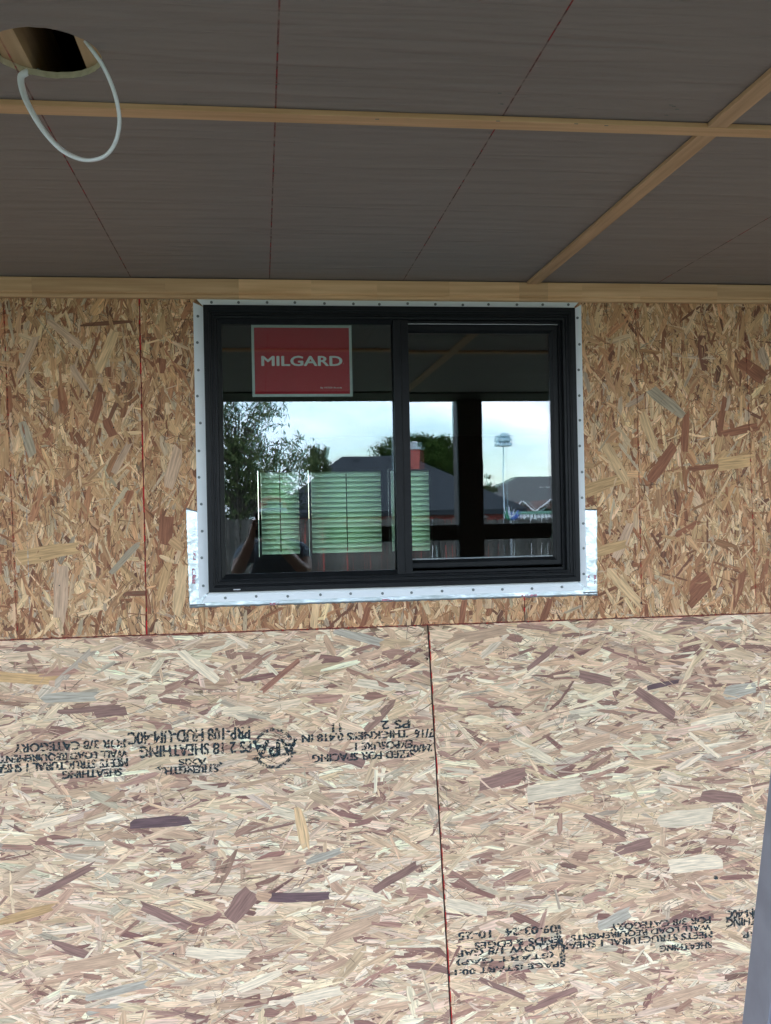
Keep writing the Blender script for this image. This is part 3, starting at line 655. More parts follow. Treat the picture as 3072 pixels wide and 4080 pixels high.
# nailing fin: four mitred strips
fx0, fx1, fz0, fz1 = WX0-FW, WX1+FW, WZ0-FW, WZ1+.024
fy = -.0046
for nm, q in (('b', [(fx0+.008, fz0), (fx1-.008, fz0), (WX1, WZ0), (WX0, WZ0)]), ('t', [(fx0+.010, fz1), (WX0, WZ1), (WX1, WZ1), (fx1-.008, fz1)]),
              ('l', [(fx0, fz0+.008), (WX0-.0004, WZ0), (WX0-.0004, WZ1), (fx0, fz1-.010)]), ('r', [(fx1, fz0+.008), (fx1, fz1-.008), (WX1+.0004, WZ1), (WX1+.0004, WZ0)])):
    b = MB(); dy = -.0004 if nm in 'lr' else 0
    b.v = [(x_, fy+dy, z_) for x_, z_ in q]+[(x_, -.0030, z_) for x_, z_ in q]; b.f = [(0,1,2,3),(7,6,5,4)]+[(i, (i+1) % 4, 4+(i+1) % 4, 4+i) for i in range(4)]
    b.build('nailing_fin', 'fin', win, bevel=.0006)
nail0 = MB(); nail0.tube([(0, 0, 0), (0, -.0022, 0)], .0042, 10); nail0 = nail0.build('nail', 'nail', win)
first = True
spots = []
for i in range(14): spots.append((WX0+.02+i*(WX1-WX0-.03)/13.0, fz1-.010)); 
for i in range(12): spots.append((WX0+.045+i*(WX1-WX0-.06)/11.4, fz0+.012))
for i in range(11):
    spots.append((fx0+.011, WZ0+.02+i*(WZ1-WZ0-.03)/10.2)); spots.append((fx1-.011, WZ0+.02+i*(WZ1-WZ0-.03)/10.2))
for (x_, z_) in spots:
    x_ += random.uniform(-.004, .004); z_ += random.uniform(-.0022, .0022)
    o = nail0 if first else nail0.copy()
    if not first: COL.objects.link(o)
    first = False; o.location = (x_, -.0044, z_)
# frame with its stepped profile
prof = [(0, -.003), (0, -.0372), (.0008, -.038), (.0145, -.038), (.0152, -.034), (.0195, -.0325), (.0205, -.0275), (.0255, -.0275), (.0262, -.031), (.0292, -.031), (.030, -.0245), (.0365, -.0225), (.0365, .11), (.0, .11)]
MB().ring(WX0, WX1, WZ0, WZ1, prof).build('frame', 'black_vinyl', win, bevel=.0005)
# mullion: fixed meeting stile and the step beside it
MX0, MX1 = .4095, .4570
MB().box((MX0, -.0235, WZ0+.037), (MX0+.0235, .03, WZ1-.037)).build('mullion', 'black_vinyl', win, bevel=.0012)
MB().box((MX0+.0238, -.0185, WZ0+.037), (MX1, .03, WZ1-.037)).build('meeting_stile', 'black_vinyl', win, bevel=.0012)
# fixed light: glazing stop + two panes
gx0, gx1, gz0, gz1 = WX0+.0367, MX0-.0002, WZ0+.0367, WZ1-.0367
MB().ring(gx0, gx1+.0148, gz0, gz1, [(0, -.0005), (0, -.0205), (.002, -.0215), (.0145, -.0105), (.0148, -.0005)]).build('glazing_stop', 'black_vinyl', win, bevel=.0005)
MB().box((gx0+.004, -.0085, gz0+.004), (gx1-.004, -.0045, gz1-.004)).build('pane', 'glass', win)
o = MB().box((gx0+.004, -.002, gz0+.004), (gx1-.004, .002, gz1-.004)).build('pane', 'glass_in', win)
cx_ = Vector(((gx0+gx1)/2, .012, (gz0+gz1)/2)); o.data.transform(Matrix.Translation(cx_) @ Euler((R_(.04), 0, R_(.10))).to_matrix().to_4x4() @ Matrix.Translation(Vector((-cx_.x, 0, -cx_.z))))
# sliding sash
sx0, sx1, sz0, sz1 = MX1+.0003, WX1-.0455, WZ0+.0525, WZ1-.0475
MB().ring(MX1-.02, WX1-.0368, WZ0+.0368, WZ1-.0368, [(0, .016), (0, -.003), (.0085, -.003), (.0085, .016)]).build('track', 'black_vinyl', win, bevel=.0006)
sash = MB().ring(sx0-.03, sx1, sz0, sz1, [(0, .03), (0, .0035), (.003, .0025), (.016, .0025), (.0175, .0055), (.025, .0115), (.0252, .03)]).build('sash', 'black_vinyl', win, bevel=.0006)
ws = MB(); ws.box((sx0, -.0012, sz1+.0005), (sx1+.002, .0015, sz1+.0030)); ws.box((sx1-.0005+.001, -.0012, sz0+.002), (sx1+.0030, .0015, sz1+.0004)); ws.build('sash_highlight', 'grey_strip', win, bevel=.0006)  # added pale strips painting the highlight along the sash's top and right edge
MB().box((sx0+.002, .0135, sz0+.02), (sx1-.02, .0175, sz1-.02)).build('pane', 'glass', win)
o = MB().box((sx0+.002, -.002, sz0+.02), (sx1-.02, .002, sz1-.02)).build('pane', 'glass_in', win)
cx_ = Vector(((sx0+sx1)/2, .033, (sz0+sz1)/2)); o.data.transform(Matrix.Translation(cx_) @ Euler((R_(-.02), 0, R_(-.14))).to_matrix().to_4x4() @ Matrix.Translation(Vector((-cx_.x, 0, -cx_.z))))
MB().box((sx0, .016, sz0+.0255), (sx1-.025, .0285, sz0+.029)).build('glazing_bead', 'grey_strip', win, bevel=.0006)
# weep hole covers in the sill
for (px, py) in ((954, 2349), (1493, 2326), (1760, 2314), (2209, 2300)):
    c = at(px, py, -.038); b = MB().ring(c.x-.021, c.x+.021, WZ0+.0022, WZ0+.0125, [(0, -.0378), (0, -.0405), (.003, -.0405), (.003, -.0378)])
    t_ = b.build('weep_cover', 'black_vinyl', win, bevel=.0004)
    MB().box((c.x-.017, -.0393, WZ0+.0055), (c.x+.003, -.0383, WZ0+.0085)).build('weep_flap', 'grey_strip' if px < 1000 else 'dark_glass', t_)
# red maker's sticker behind the fixed pane
q = [at(1000, 1296, .006), at(1398.5, 1296, .006), at(1405, 1582, .006), at(1009, 1582, .006)]
sx, ex, tz, bz = -.0185, .2845, 2.3035, 2.0865
st = MB().box((sx, -.0042, bz), (ex, -.0036, tz)).build('window_sticker', 'sticker_silver', win); st['label'] = 'red rectangular sticker with silver border and lettering inside the fixed pane'
MB().box((sx+.008, -.00435, bz+.008), (ex-.008, -.00425, tz-.008)).build('sticker_face', 'sticker_red', st)
def fit_text(body, px0, px1, py0, py1, mat, par, weight, y):
    o = text_part('lettering', body, 0, 0, 0, 1, mat, par, weight=weight)
    a, b_ = at(px0, py0, y), at(px1, py1, y); xs = [v.co.x for v in o.data.vertices]; zs = [v.co.z for v in o.data.vertices]
    for v in o.data.vertices:
        v.co = Vector((a.x+(v.co.x-min(xs))/(max(xs)-min(xs))*(b_.x-a.x), y, b_.z+(v.co.z-min(zs))/(max(zs)-min(zs))*(a.z-b_.z)))
    return o
def z1p(x_, y_): return 740+x_/1.728, 1160+y_/1.728
lt = fit_text('MILGARD', *[z1p(523, 0)[0], z1p(1076, 0)[0], z1p(0, 447)[1], z1p(0, 514)[1]], 'sticker_silver', st, .0, -.0046); embolden(lt, [(.0016, 0), (-.0016, 0), (0, .0009), (0, -.0009)])
fit_text('By MITER Brands', *[z1p(928, 0)[0], z1p(1076, 0)[0], z1p(0, 659)[1], z1p(0, 673)[1]], 'sticker_silver', st, .0, -.0046)
fit_text('.', *[z1p(1084, 0)[0], z1p(1088, 0)[0], z1p(0, 498)[1], z1p(0, 502)[1]], 'sticker_silver', st, .0, -.0046)
# ------------------------------------------------------------------ foil flashing tape under the fin
def tape(pts, label, y=-.0026, prints=()):
    # wrinkled sheet: outline filled with a fine grid
    xs = [p[0] for p in pts]; zs = [p[1] for p in pts]
    nx, nz_ = max(2, int((max(xs)-min(xs))/.006)), max(2, int((max(zs)-min(zs))/.006))
    b = MB()
    for j in range(nz_+1):
        for i in range(nx+1):
            u_, v_ = i/nx, j/nz_
            # bilinear patch of the 4 corners bl, br, tr, tl
            x_ = (pts[0][0]*(1-u_)+pts[1][0]*u_)*(1-v_)+(pts[3][0]*(1-u_)+pts[2][0]*u_)*v_
            z_ = (pts[0][1]*(1-u_)+pts[1][1]*u_)*(1-v_)+(pts[3][1]*(1-u_)+pts[2][1]*u_)*v_
            e = 0 if 0 < i < nx and 0 < j < nz_ else 1
            b.v.append((x_+e*random.uniform(-.0012, .0012), y+random.uniform(-.00006, .00006), z_+e*random.uniform(-.0015, .0015)))
    b.f = [(j*(nx+1)+i, j*(nx+1)+i+1, (j+1)*(nx+1)+i+1, (j+1)*(nx+1)+i) for j in range(nz_) for i in range(nx)]
    o = b.build('flashing_tape', 'foil', smooth=True)
    so = o.modifiers.new('thick', 'SOLIDIFY'); so.thickness = .0003; so.offset = 1
    tag(o, label, 'tape', 'foil flashing strips around the window')
    for (x_, z_, w_, h_) in prints:
        MB().box((x_, y-.0007, z_), (x_+w_, y-.0006, z_+h_)).build('tape_print', 'foil_print', o)
    return o
tape([(-.217, 1.458), (1.046, 1.456), (1.046, 1.500), (-.217, 1.500)], 'bright silver foil flashing tape strip under the window fin', -.0021, [(.02, 1.459, .03, .006), (.36, 1.460, .04, .006), (.80, 1.459, .05, .007)])
tape([(-.2175, 1.4635), (-.17, 1.4635), (-.17, 1.742), (-.2215, 1.756)], 'crinkled silver foil tape strip left of the window fin', -.0026, [(-.208, 1.53, .012, .045), (-.204, 1.60, .008, .03)])
tape([(1.0, 1.4635), (1.046, 1.4635), (1.0515, 1.728), (1.0, 1.730)], 'crinkled silver foil tape strip right of the window fin', -.0026, [(1.036, 1.492, .008, .03), (1.017, 1.50, .006, .02)])

# ------------------------------------------------------------------ ladder leaning at the right edge of the view
YL = -1.5
a, b_ = at(1666*DS, 1655*DS, YL), at(1603*DS, 2212*DS, YL)
dirv = (a-b_).normalized(); k0 = (0.03-b_.z)/dirv.z; LT = 1.395
foot = b_ + dirv*k0; top = b_ + dirv*((LT-b_.z)/dirv.z)
lad = thing('stepladder', 'grey metal stepladder in front of the wall at the lower right edge', 'stepladder', (foot.x+.25, YL, 0))
def rail(f_, t_, sgn, depth=.07):
    b = MB()
    for (u0, u1, v0, v1) in ((0, .004, -depth, 0), (.0042, .030, -depth, -depth+.004), (.0042, .030, -.004, 0)):
        P = []
        for end in (f_, t_):
            for (u_, v_) in ((u0, v0), (u1, v0), (u1, v1), (u0, v1)): P.append(end + Vector((sgn*u_, v_, 0)))
        b.hexa(P)
    return b.build('side_rail', 'ladder', lad, bevel=.0012)
MB().tube([foot+Vector((.026, -.076, 0)), top+Vector((.026, -.076, 0))], .007, 10).build('bright_rail_edge', 'bright_rail_edge', lad, smooth=True)  # added tube; its pale colour imitates the bright edge of the rail
W_b, W_t = .50, .50-2*(top.x-foot.x)
rail(foot, top, 1); rail(foot+Vector((W_b, 0, 0)), top+Vector((W_t, 0, 0)), -1)
rb = Vector((0, -.55, 0))
rail(foot+rb, top+Vector((0, -.085, 0)), 1, .03); rail(foot+rb+Vector((W_b, 0, 0)), top+Vector((W_t, -.085, 0)), -1, .03)
for i in range(4):
    f_ = (.26+.27*i)/LT; p = foot.lerp(top, f_); q = (foot+Vector((W_b, 0, 0))).lerp(top+Vector((W_t, 0, 0)), f_)
    MB().box((p.x+.0045, YL-.064, p.z), (q.x-.0045, YL-.006, p.z+.022)).build('step', 'metal_grey', lad, bevel=.003)
MB().box((top.x-.006, YL-.135, LT+.001), (top.x+W_t+.006, YL, LT+.035)).build('top_cap', 'ladder', lad, bevel=.006)
for (p, dy) in ((foot, 0), (foot+Vector((W_b-.03, 0, 0)), 0), (foot+rb, .03), (foot+rb+Vector((W_b-.03, 0, 0)), .03)):
    MB().box((p.x-.003, p.y-.075+dy, .001), (p.x+.034, p.y+.004, .029)).build('foot_pad', 'shoe', lad, bevel=.004)

# ================================================================== YARD (seen in the glass)
def tree(name, label, base, trunk_h, crown, rad, n_clump, n_leaf, leaf, mat, seed, group=None, aspect=1.0, trunk_r=.1, shell=.35, clump_r=.22, droop=0):
    rr = np.random.default_rng(seed); t_ = thing(name, label, 'tree', base, group)
    base = Vector(base); crown = Vector(crown)
    b = MB(); top = crown + Vector((0, 0, -rad[2]*.35))
    b.tube([base, base.lerp(top, .5)+Vector((rr.normal(0, .05), rr.normal(0, .05), 0)), top, crown+Vector((0, 0, rad[2]*.3))], [trunk_r, trunk_r*.75, trunk_r*.5, trunk_r*.15], 8)
    cl = []
    while len(cl) < n_clump:
        p = rr.normal(0, 1, 3); p /= np.linalg.norm(p); p *= (shell + (1-shell)*rr.random())**.7
        q = crown + Vector((p[0]*rad[0], p[1]*rad[1], p[2]*rad[2])); cl.append(q)
        st_ = base.lerp(top, .55+.45*rr.random()) if rr.random() < .4 else top.lerp(crown, rr.random())
        mid = st_.lerp(q, .5)+Vector((rr.normal(0, .06), rr.normal(0, .06), .12*rad[2]))
        b.tube([st_, mid, q], [trunk_r*.28, trunk_r*.16, trunk_r*.05], 5, cap=False)
    b.build('trunk', 'bark', t_, smooth=True)
    # leaves
    idx = rr.integers(0, n_clump, n_leaf); C_ = np.array([tuple(q) for q in cl])[idx]
    sz = np.array(rad)*clump_r
    P = C_ + rr.normal(0, .55, (n_leaf, 3))*sz*np.array([1, 1, .8])
    if droop: P[:,2] -= rr.random(n_leaf)*droop
    d1 = rr.normal(0, 1, (n_leaf, 3)); 
    if droop: d1[:,2] -= 1.6
    d1 /= np.linalg.norm(d1, axis=1)[:,None]
    d2 = np.cross(d1, rr.normal(0, 1, (n_leaf, 3))); d2 /= np.linalg.norm(d2, axis=1)[:,None]
    s1 = leaf*rr.uniform(.6, 1.3, n_leaf)[:,None]*aspect; s2 = leaf*rr.uniform(.35, .6, n_leaf)[:,None]
    V = np.stack([P-d1*s1, P+d2*s2, P+d1*s1, P-d2*s2], 1)
    me = bpy.data.meshes.new('crown'); me.vertices.add(n_leaf*4); me.vertices.foreach_set('co', V.astype('f').ravel())
    me.loops.add(n_leaf*4); me.loops.foreach_set('vertex_index', np.arange(n_leaf*4, dtype='i')); me.polygons.add(n_leaf); me.polygons.foreach_set('loop_start', np.arange(0, n_leaf*4, 4, dtype='i')); me.update(calc_edges=True)
    at_ = me.attributes.new('tone', 'FLOAT_COLOR', 'POINT'); tn = np.repeat(np.clip(rr.normal(.45, .28, n_leaf), 0, 1), 4); at_.data.foreach_set('color', np.stack([tn, tn, tn, np.ones_like(tn)], 1).astype('f').ravel())
    link('crown', me, mat, t_)
    return t_
def gbase(p): return (p.x, p.y, gz(p.y)-.02)
# fence of weathered pickets
FD = 13.6
fen = thing('picket_fence', 'weathered grey wooden privacy fence reflected below the neighbouring roof', 'fence', (1.5, -FD, gz(-FD)))
fl, fr_ = bk(455, 1118, FD).x, bk(1215, 1118, FD).x
pk = []
for v in range(4):
    h = 1.95+random.uniform(-.015, .015); b = MB(); w_ = .092
    o0, o1 = [(0, 0), (w_, 0), (w_, h-.03), (w_-.02, h), (.02, h), (0, h-.03)], None
    b.v = [(x_, 0, z_) for x_, z_ in o0]+[(x_, .016, z_) for x_, z_ in o0]; b.f = [tuple(range(6)), tuple(reversed(range(6, 12)))]+[(i, (i+1) % 6, 6+(i+1) % 6, 6+i) for i in range(6)]
    me = bpy.data.meshes.new('picket'); me.from_pydata(b.v, [], b.f); me.update(); me.materials.append(MT['fence_wood']); pk.append(me)
x_ = fl-.6; i = 0
while x_ < fr_+.8:
    o = bpy.data.objects.new('picket', pk[i % 4]); COL.objects.link(o); adopt(o, fen)
    o.location = (x_, -FD+random.uniform(-.004, .004), gz(-FD)-.02+random.uniform(-.015, .015)+.11*(fr_-x_)/(fr_-fl)); o.rotation_euler.y = random.uniform(-.004, .004)
    x_ += .092+(.006 if random.random() < .7 else .018)+random.uniform(-.003, .003); i += 1
for z_ in (.1, .85, 1.5): MB().box((fl-.7, -FD-.05, gz(-FD)+z_), (fr_+.8, -FD-.012, gz(-FD)+z_+.085)).build('fence_rail', 'fence_wood', fen)
for k in range(6): 
    xx = fl-.4+k*(fr_-fl+1.0)/5; MB().box((xx, -FD-.14, gz(-FD)-.05), (xx+.09, -FD-.052, gz(-FD)+1.95)).build('fence_post', 'fence_wood', fen)
# neighbouring brick house with charcoal hip roof
def house(name, label, D, x0, x1, ze, depth, ridge_x0, ridge_x1, zr, ridge_d, wallm, roofm, z_ground, windows=(), over=.35):
    t_ = thing(name, label, 'house', ((x0+x1)/2, -D, z_ground)); Y = -D
    MB().box((x0, Y-depth, z_ground-.05), (x1, Y, ze-.12)).build('wall', wallm, t_)
    b = MB(); xa, xb, ya, yb = x0-over, x1+over, Y+over, Y-depth-over; yr = Y-ridge_d
    A, B, C_, E_ = (xa, ya, ze), (xb, ya, ze), (xb, yb, ze), (xa, yb, ze); r0, r1 = (ridge_x0, yr, zr), (ridge_x1, yr, zr)
    b.poly([A, B, r1, r0]); b.poly([B, C_, r1]); b.poly([C_, E_, r0, r1]); b.poly([E_, A, r0])
    roof = b.build('roof', roofm, t_)
    # shingle courses as low steps across the front slope
    MB().ring(0, 0, 0, 0, [(0, 0)]*1, close=False)
    f = MB(); f.box((xa+.02, ya-.03, ze-.16), (xb-.02, ya-.005, ze-.005)); f.box((xa+.02, ya-.5, ze-.155), (xb-.02, ya-.031, ze-.135)); f.build('fascia', 'shingle', t_)
    for (wx0, wx1, wz0, wz1) in windows:
        w_ = MB().ring(wx0, wx1, wz0, wz1, [(0, Y+.002), (0, Y+.04), (.06, Y+.04), (.06, Y+.002)]).build('window', 'white_trim' if wx1-wx0 < 1.0 else 'dark_wood', t_)
        MB().box((wx0+.06, Y+.004, wz0+.06), (wx1-.06, Y+.012, wz1-.06)).build('pane', 'dark_glass', w_)
    return t_, roof
HD = 27.0; ZE = bk(1000, 1101, HD).z
hx1 = bk(1112, 1101, HD).x; hx0 = bk(610, 1101, HD).x
rl, rr_ = bk(738, 987, HD+6), bk(880, 987, HD+6)
wins = [(bk(930, 1110, HD).x, bk(956, 1110, HD).x, -.2, ZE-.3), (bk(858, 1110, HD).x, bk(880, 1110, HD).x, -.1, ZE-.3), (bk(700, 1110, HD).x, bk(740, 1110, HD).x, -.1, ZE-.3), (bk(1043, 1110, HD).x, bk(1050, 1110, HD).x, -.1, ZE-.2)]
hs, roof = house('brick_house', 'red brick house with charcoal hip roof reflected behind the fence', HD, hx0, hx1, ZE, 12, rl.x, rr_.x, rl.z, 6, 'brick_red', 'shingle', gz(-HD), wins)
c0, c1 = bk(887, 1040, HD+4.2), bk(907, 970, HD+4.2)
MB().box((c0.x, -HD-4.9, c0.z-.6), (c1.x, -HD-4.2, c1.z)).build('chimney', 'brick_red', roof)
MB().box((c0.x-.03, -HD-4.93, c1.z+.002), (c1.x+.03, -HD-4.17, c1.z+.08)).build('chimney_cap', 'metal_grey', roof)
MB().box((c0.x+.08, -HD-4.8, c1.z+.081), (c1.x-.05, -HD-4.3, c1.z+.28)).build('chimney_flue', 'metal_grey', roof, bevel=.02)
for (px, py) in ((772, 992), (848, 990), (1060, 1074)):
    p = bk(px, py, HD+5.3 if py < 1000 else HD+1.2); MB().tube([p-Vector((0, 0, .5)), p], .12 if py < 1000 else .05, 8).build('roof_vent', 'shingle' if py < 1000 else 'metal_grey', roof, smooth=True)
# far tan-roofed house with two small white-edged gables
TD = 44.0; ZT = bk(1150, 1103, TD).z
tx0, tx1 = bk(1062, 1100, TD).x, bk(1360, 1100, TD).x; t0, t1 = bk(1112, 1030, TD+7), bk(1300, 1030, TD+7)
h2, roof2 = house('tan_roof_house', 'far brown house with tan grey roof and white-edged gables reflected at right', TD, tx0, tx1, ZT, 14, t0.x, t1.x, t0.z, 7, 'brick_brown', 'shingle_tan', gz(-TD), [(bk(1150, 1110, TD).x, bk(1162, 1110, TD).x, .2, ZT-.4)])
for (pl, pr, pt, pyb) in ((1110, 1148, (1122, 1084), 1106), (1160, 1225, (1192, 1080), 1108)):
    A, B, T_ = bk(pl, pyb-4, TD-2), bk(pr, pyb-4, TD-2), bk(pt[0], pt[1], TD-2)
    T_.x = (A.x+B.x)/2; B.z = A.z
    gb = MB(); gb.poly([A, B, T_]); gb.poly([(A.x, -TD-2, A.z), (B.x, -TD-2, B.z), (T_.x, -TD-2, T_.z)]); gb.poly([A, T_, (T_.x, -TD-2, T_.z), (A.x, -TD-2, A.z)]); gb.poly([B, T_, (T_.x, -TD-2, T_.z), (B.x, -TD-2, B.z)])
    gb.poly([A, B, (B.x, -TD-2, B.z), (A.x, -TD-2, A.z)])
    gab = gb.build('gable', 'brick_brown', h2)
    MB().box((A.x+.15, A.y-1.9, gz(-TD)), (B.x-.15, A.y-.02, A.z-.01)).build('gable_wall', 'brick_brown', h2)
    for P in (A, B):
        dd = (T_-P); nn = Vector((-dd.z, 0, dd.x)).normalized()*.065
        if nn.z < 0: nn = -nn
        e = MB(); ex = (P-T_).normalized()*.25
        pq = [P+ex, T_, T_+nn, P+ex+nn]; e.hexa([p_+Vector((0, .02, 0)) for p_ in pq]+[p_+Vector((0, .14, 0)) for p_ in pq]); e.build('rake_board', 'white_trim', gab)
for (px, py) in ((1170, 1052), (1184, 1052)):
    p = bk(px, py, TD+4.5); MB().tube([p-Vector((0, 0, .6)), p], .16, 8).build('roof_vent', 'white_trim', roof2, smooth=True)
# white fence with a green top rail, beyond the wooden one
WD = 24.0
wf = thing('white_fence', 'white picket fence with green top reflected at right under the far gables', 'fence', (bk(1150, 1110, WD).x, -WD, gz(-WD)))
wa, wb = bk(1107, 1110, WD), bk(1215, 1110, WD); wz = bk(1150, 1106, WD).z
b = MB().box((0, 0, 0), (.085, .02, wz-.06-gz(-WD))); me = bpy.data.meshes.new('picket'); me.from_pydata(b.v, [], b.f); me.materials.append(MT['white_trim'])
x_ = wa.x
while x_ < wb.x:
    o = bpy.data.objects.new('picket', me); COL.objects.link(o); adopt(o, wf); o.location = (x_, -WD, gz(-WD)); x_ += .106
MB().box((wa.x-.02, -WD-.03, wz-.058), (wb.x, -WD+.05, wz+.02)).build('top_rail', 'green_trim', wf)
MB().box((wa.x, -WD-.06, gz(-WD)+.4), (wb.x, -WD-.002, gz(-WD)+.5)).build('fence_rail', 'white_trim', wf)
# trees
p = bk(512, 985, 18); tree('willow_tree', 'large loose leafy tree reflected at the left of the window', gbase(p), 2, p, (1.55, 1.5, 1.75), 70, 5200, .042, 'leaf_willow', 3, aspect=2.0, trunk_r=.13, shell=.15, clump_r=.20, droop=.25)
p = bk(500, 1075, 21); tree('dark_tree', 'dark low tree reflected behind the loose tree above the fence', gbase(p), 1, p, (1.9, 1.2, .62), 60, 3800, .05, 'leaf_dark', 5, trunk_r=.1, shell=.1, clump_r=.3)
p = bk(690, 993, 22); tree('young_tree', 'small sparse treetop reflected left of the charcoal roof', gbase(p), 2, p, (.42, .4, .42), 22, 1300, .042, 'leaf_willow', 8, aspect=1.8, trunk_r=.05, shell=.2, clump_r=.22, droop=.08)
p = bk(903, 998, 45); tree('round_tree', 'dense rounded tree reflected behind the chimney', gbase(p), 3, p, (2.2, 2.0, 1.6), 130, 26000, .085, 'leaf_dense', 11, trunk_r=.25, shell=.35, clump_r=.20)
p = bk(1050, 1062, 36); tree('thin_tree', 'thin feathery tree reflected right of the porch post', gbase(p), 2, p, (.55, .5, .62), 24, 1300, .045, 'leaf_willow', 14, aspect=1.7, trunk_r=.06, shell=.15, clump_r=.22)
p = bk(1180, 1108, 30); tree('dark_bush', 'dark rounded bush reflected above the white fence', gbase(p), .5, p, (.34, .34, .22), 30, 2600, .04, 'leaf_dark', 17, trunk_r=.04, shell=.2, clump_r=.28)
# bird house on a pole
BD = 19.5; p = bk(1087, 952, BD); pz = bk(1087, 963, BD).z
bh = thing('bird_house', 'pale blue bird house on a tall thin pole reflected against the sky', 'bird house', (p.x, p.y, gz(p.y)))
MB().tube([(p.x, p.y, gz(p.y)), (p.x, p.y, pz)], .018, 8).build('pole', 'bird_blue', bh, smooth=True)
s_ = (BD+2.92)/2076
w_, hgt = 13.5*s_, 20*s_
MB().box((p.x-w_, p.y-w_*.8, pz), (p.x+w_, p.y+w_*.8, pz+hgt)).build('body', 'bird_blue', bh, bevel=.006)
rz0, rz1 = pz+hgt+.002, pz+hgt+9*s_
b = MB(); b.v = [(p.x-w_*1.2, p.y-w_, rz0), (p.x+w_*1.2, p.y-w_, rz0), (p.x+w_*1.2, p.y+w_, rz0), (p.x-w_*1.2, p.y+w_, rz0), (p.x, p.y-w_, rz1), (p.x, p.y+w_, rz1)]
b.f = [(0,1,2,3),(0,1,4),(3,2,5),(0,3,5,4),(1,2,5,4)]; b.build('roof', 'bird_blue', bh)
for dz in (-1*s_, 10*s_): MB().box((p.x-w_*1.28, p.y-w_*1.1, pz+dz), (p.x+w_*1.28, p.y+w_*1.1, pz+dz+6*s_)).build('porch_tray', 'bird_blue', bh, bevel=.003)
for i in range(3):
    for j in range(2): MB().tube([(p.x-w_*.6+i*w_*.6, p.y+w_*.8, pz+hgt*(.32+.42*j)), (p.x-w_*.6+i*w_*.6, p.y+w_*.8+.003, pz+hgt*(.32+.42*j))], .018, 10).build('entrance_hole', 'dark_glass', bh)
# painted metal agave on a stake in front of the fence
AD = 13.0; p = bk(1104, 1124, AD); s_ = (AD+2.92)/2076
ag = thing('agave_sculpture', 'metal agave yard sculpture with green, lilac and blue blades in front of the fence', 'sculpture', (p.x, p.y, gz(p.y)))
MB().tube([(p.x, p.y, gz(p.y)), (p.x, p.y, p.z)], .015, 8).build('stake', 'metal_grey', ag)
for i, (dx, h_, mt_) in enumerate([(-17, 22, 'blade_green'), (-12, 12, 'blade_green'), (-9, 27, 'blade_green'), (-14, 30, 'blade_white'), (-3, 32, 'blade_white'), (4, 20, 'blade_blue'), (9, 26, 'blade_white'), (13, 18, 'blade_blue'), (18, 24, 'blade_blue'), (6, 12, 'blade_blue'), (20, 14, 'blade_blue')]):
    tip = p+Vector((dx*s_, random.uniform(-.06, .06), h_*s_)); mid = p.lerp(tip, .5)+Vector((dx*s_*.16, 0, -.01)); w_ = 3.0*s_
    MB().tube([p, p.lerp(mid, .5)+Vector((0, 0, .004)), mid, mid.lerp(tip, .6), tip], [w_*.5, w_, w_*.95, w_*.55, .001], 6, flat=(.35, 1)).build('blade', mt_, ag, smooth=True)

# ------------------------------------------------------------------ photographer, standing just behind the camera
per = thing('person', 'person in grey t-shirt and red cap photographing the window, reflected in the glass', 'person', (.08, -3.3, 0))
PXc, PYc = .075, -3.30
def skin_mesh(name, verts, edges, rads, root, mat, parent, sub=2):
    me = bpy.data.meshes.new(name); me.from_pydata(verts, edges, []); me.update(); o = link(name, me, mat, parent)
    sk = o.modifiers.new('skin', 'SKIN'); sk.use_smooth_shade = True
    for i, r_ in enumerate(rads):
        d = me.skin_vertices[0].data[i]; d.radius = r_ if hasattr(r_, '__len__') else (r_, r_); d.use_root = (i == root)
    su = o.modifiers.new('sub', 'SUBSURF'); su.levels = sub; su.render_levels = sub
    return o
V, E_, RD = [], [], []
def sv(x_, y_, z_, r_, par=None):
    V.append((PXc+x_, PYc+y_, z_)); RD.append(r_)
    if par is not None: E_.append((par, len(V)-1))
    return len(V)-1
pel = sv(0, -.02, .98, (.16, .115)); wst = sv(0, -.02, 1.14, (.15, .11), pel); ch = sv(0, -.01, 1.36, (.165, .12), wst); nb = sv(0, -.02, 1.53, (.08, .07), ch)
nk = sv(0, 0, 1.58, .055, nb); hd0 = sv(0, .03, 1.66, (.07, .085), nk); hd1 = sv(0, .02, 1.74, (.076, .094), hd0); hd2 = sv(0, .01, 1.80, (.066, .08), hd1)
# hands meet the phone below the lens
for s in (-1, 1):
    sh = sv(s*.19, -.02, 1.49, .062, nb); el = sv(s*.235 if s < 0 else .20, .12, 1.36, .044, sh); wr = sv(-PXc+s*.055, .325, 1.60, .028, el)
    pm = sv(-PXc+s*.05, .352, 1.655, (.030, .018), wr)
    for j in range(4):
        k1 = sv(-PXc+s*.044, .362+.000*j, 1.668+.017*j-.02, .0085, pm); k2 = sv(-PXc+s*.022, .3700, 1.668+.017*j-.018, .0075, k1)
    th = sv(-PXc+s*.044, .338, 1.655, .0095, pm); sv(-PXc+s*.024, .333, 1.68, .008, th)
for s in (-1, 1):
    hp = sv(s*.095, -.02, .90, .095, pel); kn = sv(s*.11, .01, .50, .062, hp); an_ = sv(s*.12, -.02, .10, .042, kn); sv(s*.13, .14, .045, .04, an_)
body = skin_mesh('body', V, E_, RD, pel, 'skin', per)
